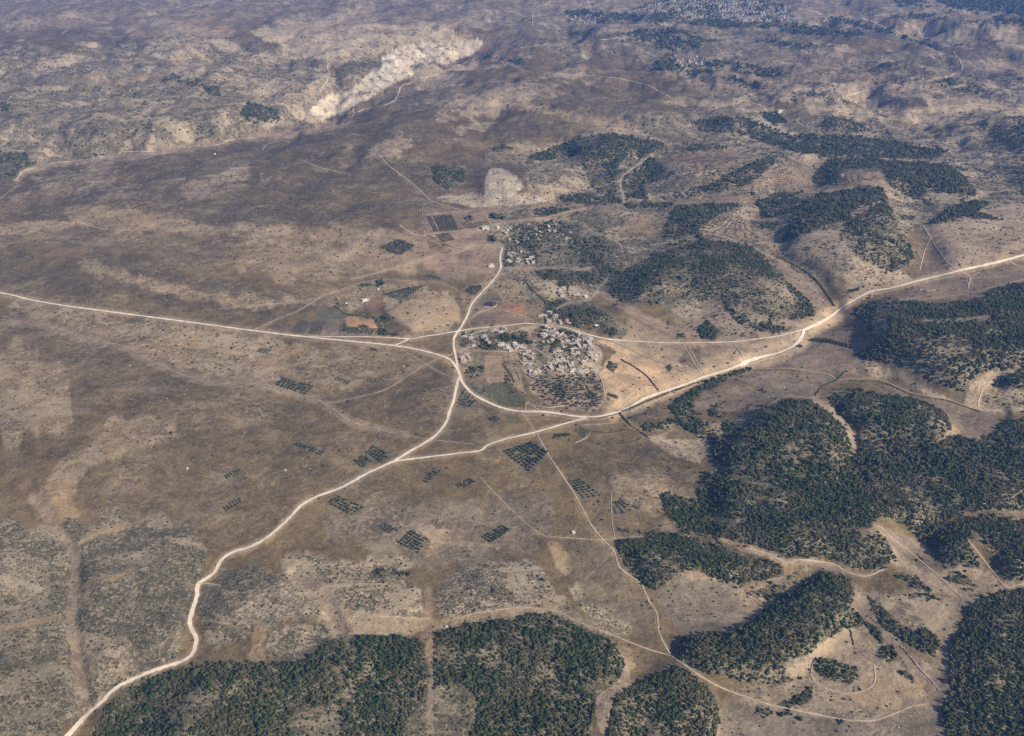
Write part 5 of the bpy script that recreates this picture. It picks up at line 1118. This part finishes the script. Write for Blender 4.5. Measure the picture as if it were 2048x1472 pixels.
for u, v, lb, st, kd, s_, rz, cat in ((984, 533, 'bright white house at the end of a lane left of the north road', 1, 4, 1.3, .1, 'house'), (971, 458, 'long white farm building beside the upper orchard', 1, 3, 1.9, .15, 'farm building'),
    (996, 456, 'smaller white farm building right of the long one', 1, 0, 1.2, .3, 'farm building'), (729, 602, 'white building at the corner of the red ploughed field', 1, 3, 1.3, .7, 'house'), (693, 607, 'tiny white hut on the terraces left of the red field', 1, 0, .7, .4, 'hut'),
    (757, 579, 'small white hut above the terraced orchard', 1, 0, .7, .4, 'hut'), (1133, 643, 'red-roofed house beside the upper village road', 2, 5, 1.5, .9, 'house'), (1138, 648, 'white lean-to house just below the red roof', 1, 0, .9, .9, 'house'),
    (1147, 1066, 'lone white hut on the moor right of the diamond grove', 1, 0, .8, .3, 'hut'), (1193, 713, 'white shed on the slope east of the village', 1, 3, .8, .9, 'shed'), (1192, 652, 'pale shed above the branching road', 1, 3, .8, .6, 'shed'),
    (375, 938, 'white hut alone on the left moor', 1, 0, .55, .3, 'hut'), (571, 941, 'small white hut above the winding road', 1, 0, .5, .3, 'hut'), (893, 1254, 'white hut by the upper edge of the lower wood', 1, 0, .45, .3, 'hut'),
    (1560, 224, 'white quarry building on the far wooded slope', 1, 3, 2.2, .3, 'building'), (430, 309, 'far white hut by the valley track', 1, 0, .9, .3, 'hut'), (1172, 595, 'white house up the hill north-east of the village', 1, 0, 1.2, .3, 'house')):
    house(u, v, lb, None, st, kd, s_, rz, cat, {'hut': 'hut', 'shed': 'shed', 'farm building': 'farm_building', 'building': 'quarry_building'}.get(cat, 'house'))
# row of roofless walls below the right-hand road
for k, (u, v) in enumerate(((1843, 580), (1849, 580.5), (1856, 581), (1863, 581), (1869, 581.5))):
    house(u, v, 'roofless barn bay %s from the left below the right road' % ORD[k], 'roofless barn bays', ruin=True, rz=.05, s=.8, cat='ruin', name='barn_ruin')
# far hamlets and the hill town
def far_mesh(seed, big=1):
    r = random.Random(seed); bm = bmesh.new(); w_, d_, h_ = r.uniform(10, 17), r.uniform(9, 13), r.uniform(5, 10)
    bx(bm, -w_ / 2, w_ / 2, -d_ / 2, d_ / 2, -6, h_); bx(bm, -w_ / 2 + 1, w_ / 2 - 3, -d_ / 2 + 1, d_ / 2 - 2, h_ + .003, h_ + r.uniform(.6, 3)); return bm
farm = [bm_mesh(far_mesh(k), 'house', M_FAR) for k in range(7)]
def far_house(u, v, lb, gp):
    x, y = ground(u, v); x, y = float(x[0]), float(y[0])
    o = link('far_house', farm[rnd.randrange(7)], None, (x, y, float(height(x, y))), rnd.uniform(0, 3.14)); tag(o, lb, 'house', gp)
for s, n, ds in (('1130 30 1205 28 1240 40 1165 47 1130 46', 34, 'far hamlet left of the hill town'), ('1318 112 1400 112 1440 128 1400 134 1330 130', 30, 'far hamlet on the wooded rise'), ('1630 36 1660 36 1656 44 1632 46', 8, 'cluster at the right end of town')):
    for k, (u, v) in enumerate(pts_in(s, n, 2.4)): far_house(u, v, 'small pale house, %s from the left, %s' % (ORD[k % 39], ds), 'pale houses, ' + ds)
town = P('1270 22 1290 10 1340 2 1360 -12 1450 -14 1500 2 1570 14 1592 40 1560 48 1500 44 1440 40 1380 38 1330 26')
tp = []
for (u, v) in [(rnd.uniform(1262, 1595), rnd.uniform(-14, 48)) for _ in range(2600)]:
    if inside(u, v, town) and perlin(np.array(u / 22.), np.array(v / 7.), 3) > -.25 and len(tp) < 1100: tp.append((u, v))
tp.sort(key=lambda p: -p[1])
tu = np.array(tp); tx, ty = ground(tu[:, 0], tu[:, 1]); tz = height(tx, ty)
for i in range(70):
    o = link('far_house', farm[rnd.randrange(7)], None, (tx[i], ty[i], tz[i]), rnd.uniform(0, 3.14)); tag(o, 'small pale house on the near edge of the hillside town', 'house', 'pale houses on the near edge of the hillside town')
bm = bmesh.new()
for i in range(70, len(tp)):
    a = len(bm.verts); bm.from_mesh(farm[rnd.randrange(7)]); bm.verts.ensure_lookup_table()
    mt = mathutils.Matrix.Translation((tx[i], ty[i], tz[i])) @ mathutils.Matrix.Rotation(rnd.uniform(0, 3), 4, 'Z')
    for k in range(a, len(bm.verts)): bm.verts[k].co = mt @ bm.verts[k].co
tag(link('hillside_town', bm_mesh(bm, 'hillside_town', M_FAR)), kind='stuff')
# reservoir with a dark lining
x, y = ground(980, 610); x, y = float(x[0]), float(y[0]); z = float(height(x, y))
t = empty('reservoir', x, y, z, .1)
def ring(r1x, r1y, z1, r2x, r2y, z2, n=28):
    bm = bmesh.new(); A = [bm.verts.new((math.cos(a) * r1x, math.sin(a) * r1y, z1)) for a in [k * 6.2832 / n for k in range(n)]]; B = [bm.verts.new((math.cos(a) * r2x, math.sin(a) * r2y, z2)) for a in [k * 6.2832 / n for k in range(n)]]
    for k in range(n): bm.faces.new((A[k], A[(k + 1) % n], B[(k + 1) % n], B[k]))
    return bm, A, B
bm, A, B = ring(24, 22, -1, 20, 18, 2.2); link('bank', bm_mesh(bm, 'bank', M_TRACK), t)
bm, A, B = ring(20, 18, 2.2, 15, 13, .5); bm.faces.new(B); link('lining', bm_mesh(bm, 'lining', M_POND), t)
tag(t, 'dark oval reservoir with raised earth bank in the fields north of village', 'reservoir')
# lone trees on the moor and in fields
for k, (u, v, s_, lb) in enumerate(((344, 868, 1.5, 'lone dark tree with a faint trail on the left moor'), (367, 830, 1.0, 'single small dark tree high on the left moor'), (182, 894, .9, 'low dark bush tree on the far left moor'), (313, 889, .8, 'small tree on the moor right of the left slope'),
    (1205, 1040, .9, 'single tree beside the straight lower track'), (903, 559, 1.1, 'lone tree above the pale slope left of north road'), (1524, 782, 1.5, 'first tree of the pair on the brown field by the river'), (1531, 785, 1.2, 'second smaller tree of the pair on the brown field'),
    (901, 590, 1.2, 'lone shrub tree on the pale knoll'), (893, 737, 1, 'single tree in the wedge between two roads left of village'), (896, 652, 1.1, 'lone tree on knoll foot above the upper road'), (985, 653, 1.4, 'tree standing right on the upper village road'), (1683, 1445, 1.3, 'single dark tree below the end of the lower track'),
    (1600, 1440, 1.5, 'dark tree group leader beneath the lower track'), (1603, 1359, 1.2, 'lone tree left of the oval enclosure'), (989, 1183, 1.4, 'bushy tree in the middle scrub'), (1085, 1161, 1.4, 'lone dark tree on the pale scrub slope'), (1263, 836, 1.3, 'tree in the field right of road bridge'), (1600, 694, 2.0, 'round dark tree beside the river road bend'))):
    x, y = ground(u, v); x, y = float(x[0]), float(y[0])
    t = empty('lone_tree', x, y, float(height(x, y)), k); t.scale = (s_, s_, s_)
    link('trunk', trunks[k % 3], t); link('crown', crowns[k % 5], t); tag(t, lb, 'tree')
# ------------------------------------------------------------------ the air
hv = bpy.data.materials.new('haze_air'); hv.use_nodes = True; hn = hv.node_tree
for n_ in list(hn.nodes):
    if n_.type == 'BSDF_PRINCIPLED': hn.nodes.remove(n_)
pv = hn.nodes.new('ShaderNodeVolumePrincipled'); pv.inputs['Color'].default_value = (.17, .37, 1, 1); pv.inputs['Density'].default_value = 4.8e-5; pv.inputs['Anisotropy'].default_value = 0.0
hn.links.new(pv.outputs[0], [n_ for n_ in hn.nodes if n_.type == 'OUTPUT_MATERIAL'][0].inputs['Volume'])
bm = bmesh.new(); bmesh.ops.create_cube(bm, size=1)
bmesh.ops.scale(bm, vec=(126000, 130000, 1400), verts=bm.verts)
ho = link('haze', bm_mesh(bm, 'haze', hv), None, (0, 4000, 1215 - 700)); tag(ho, kind='stuff')
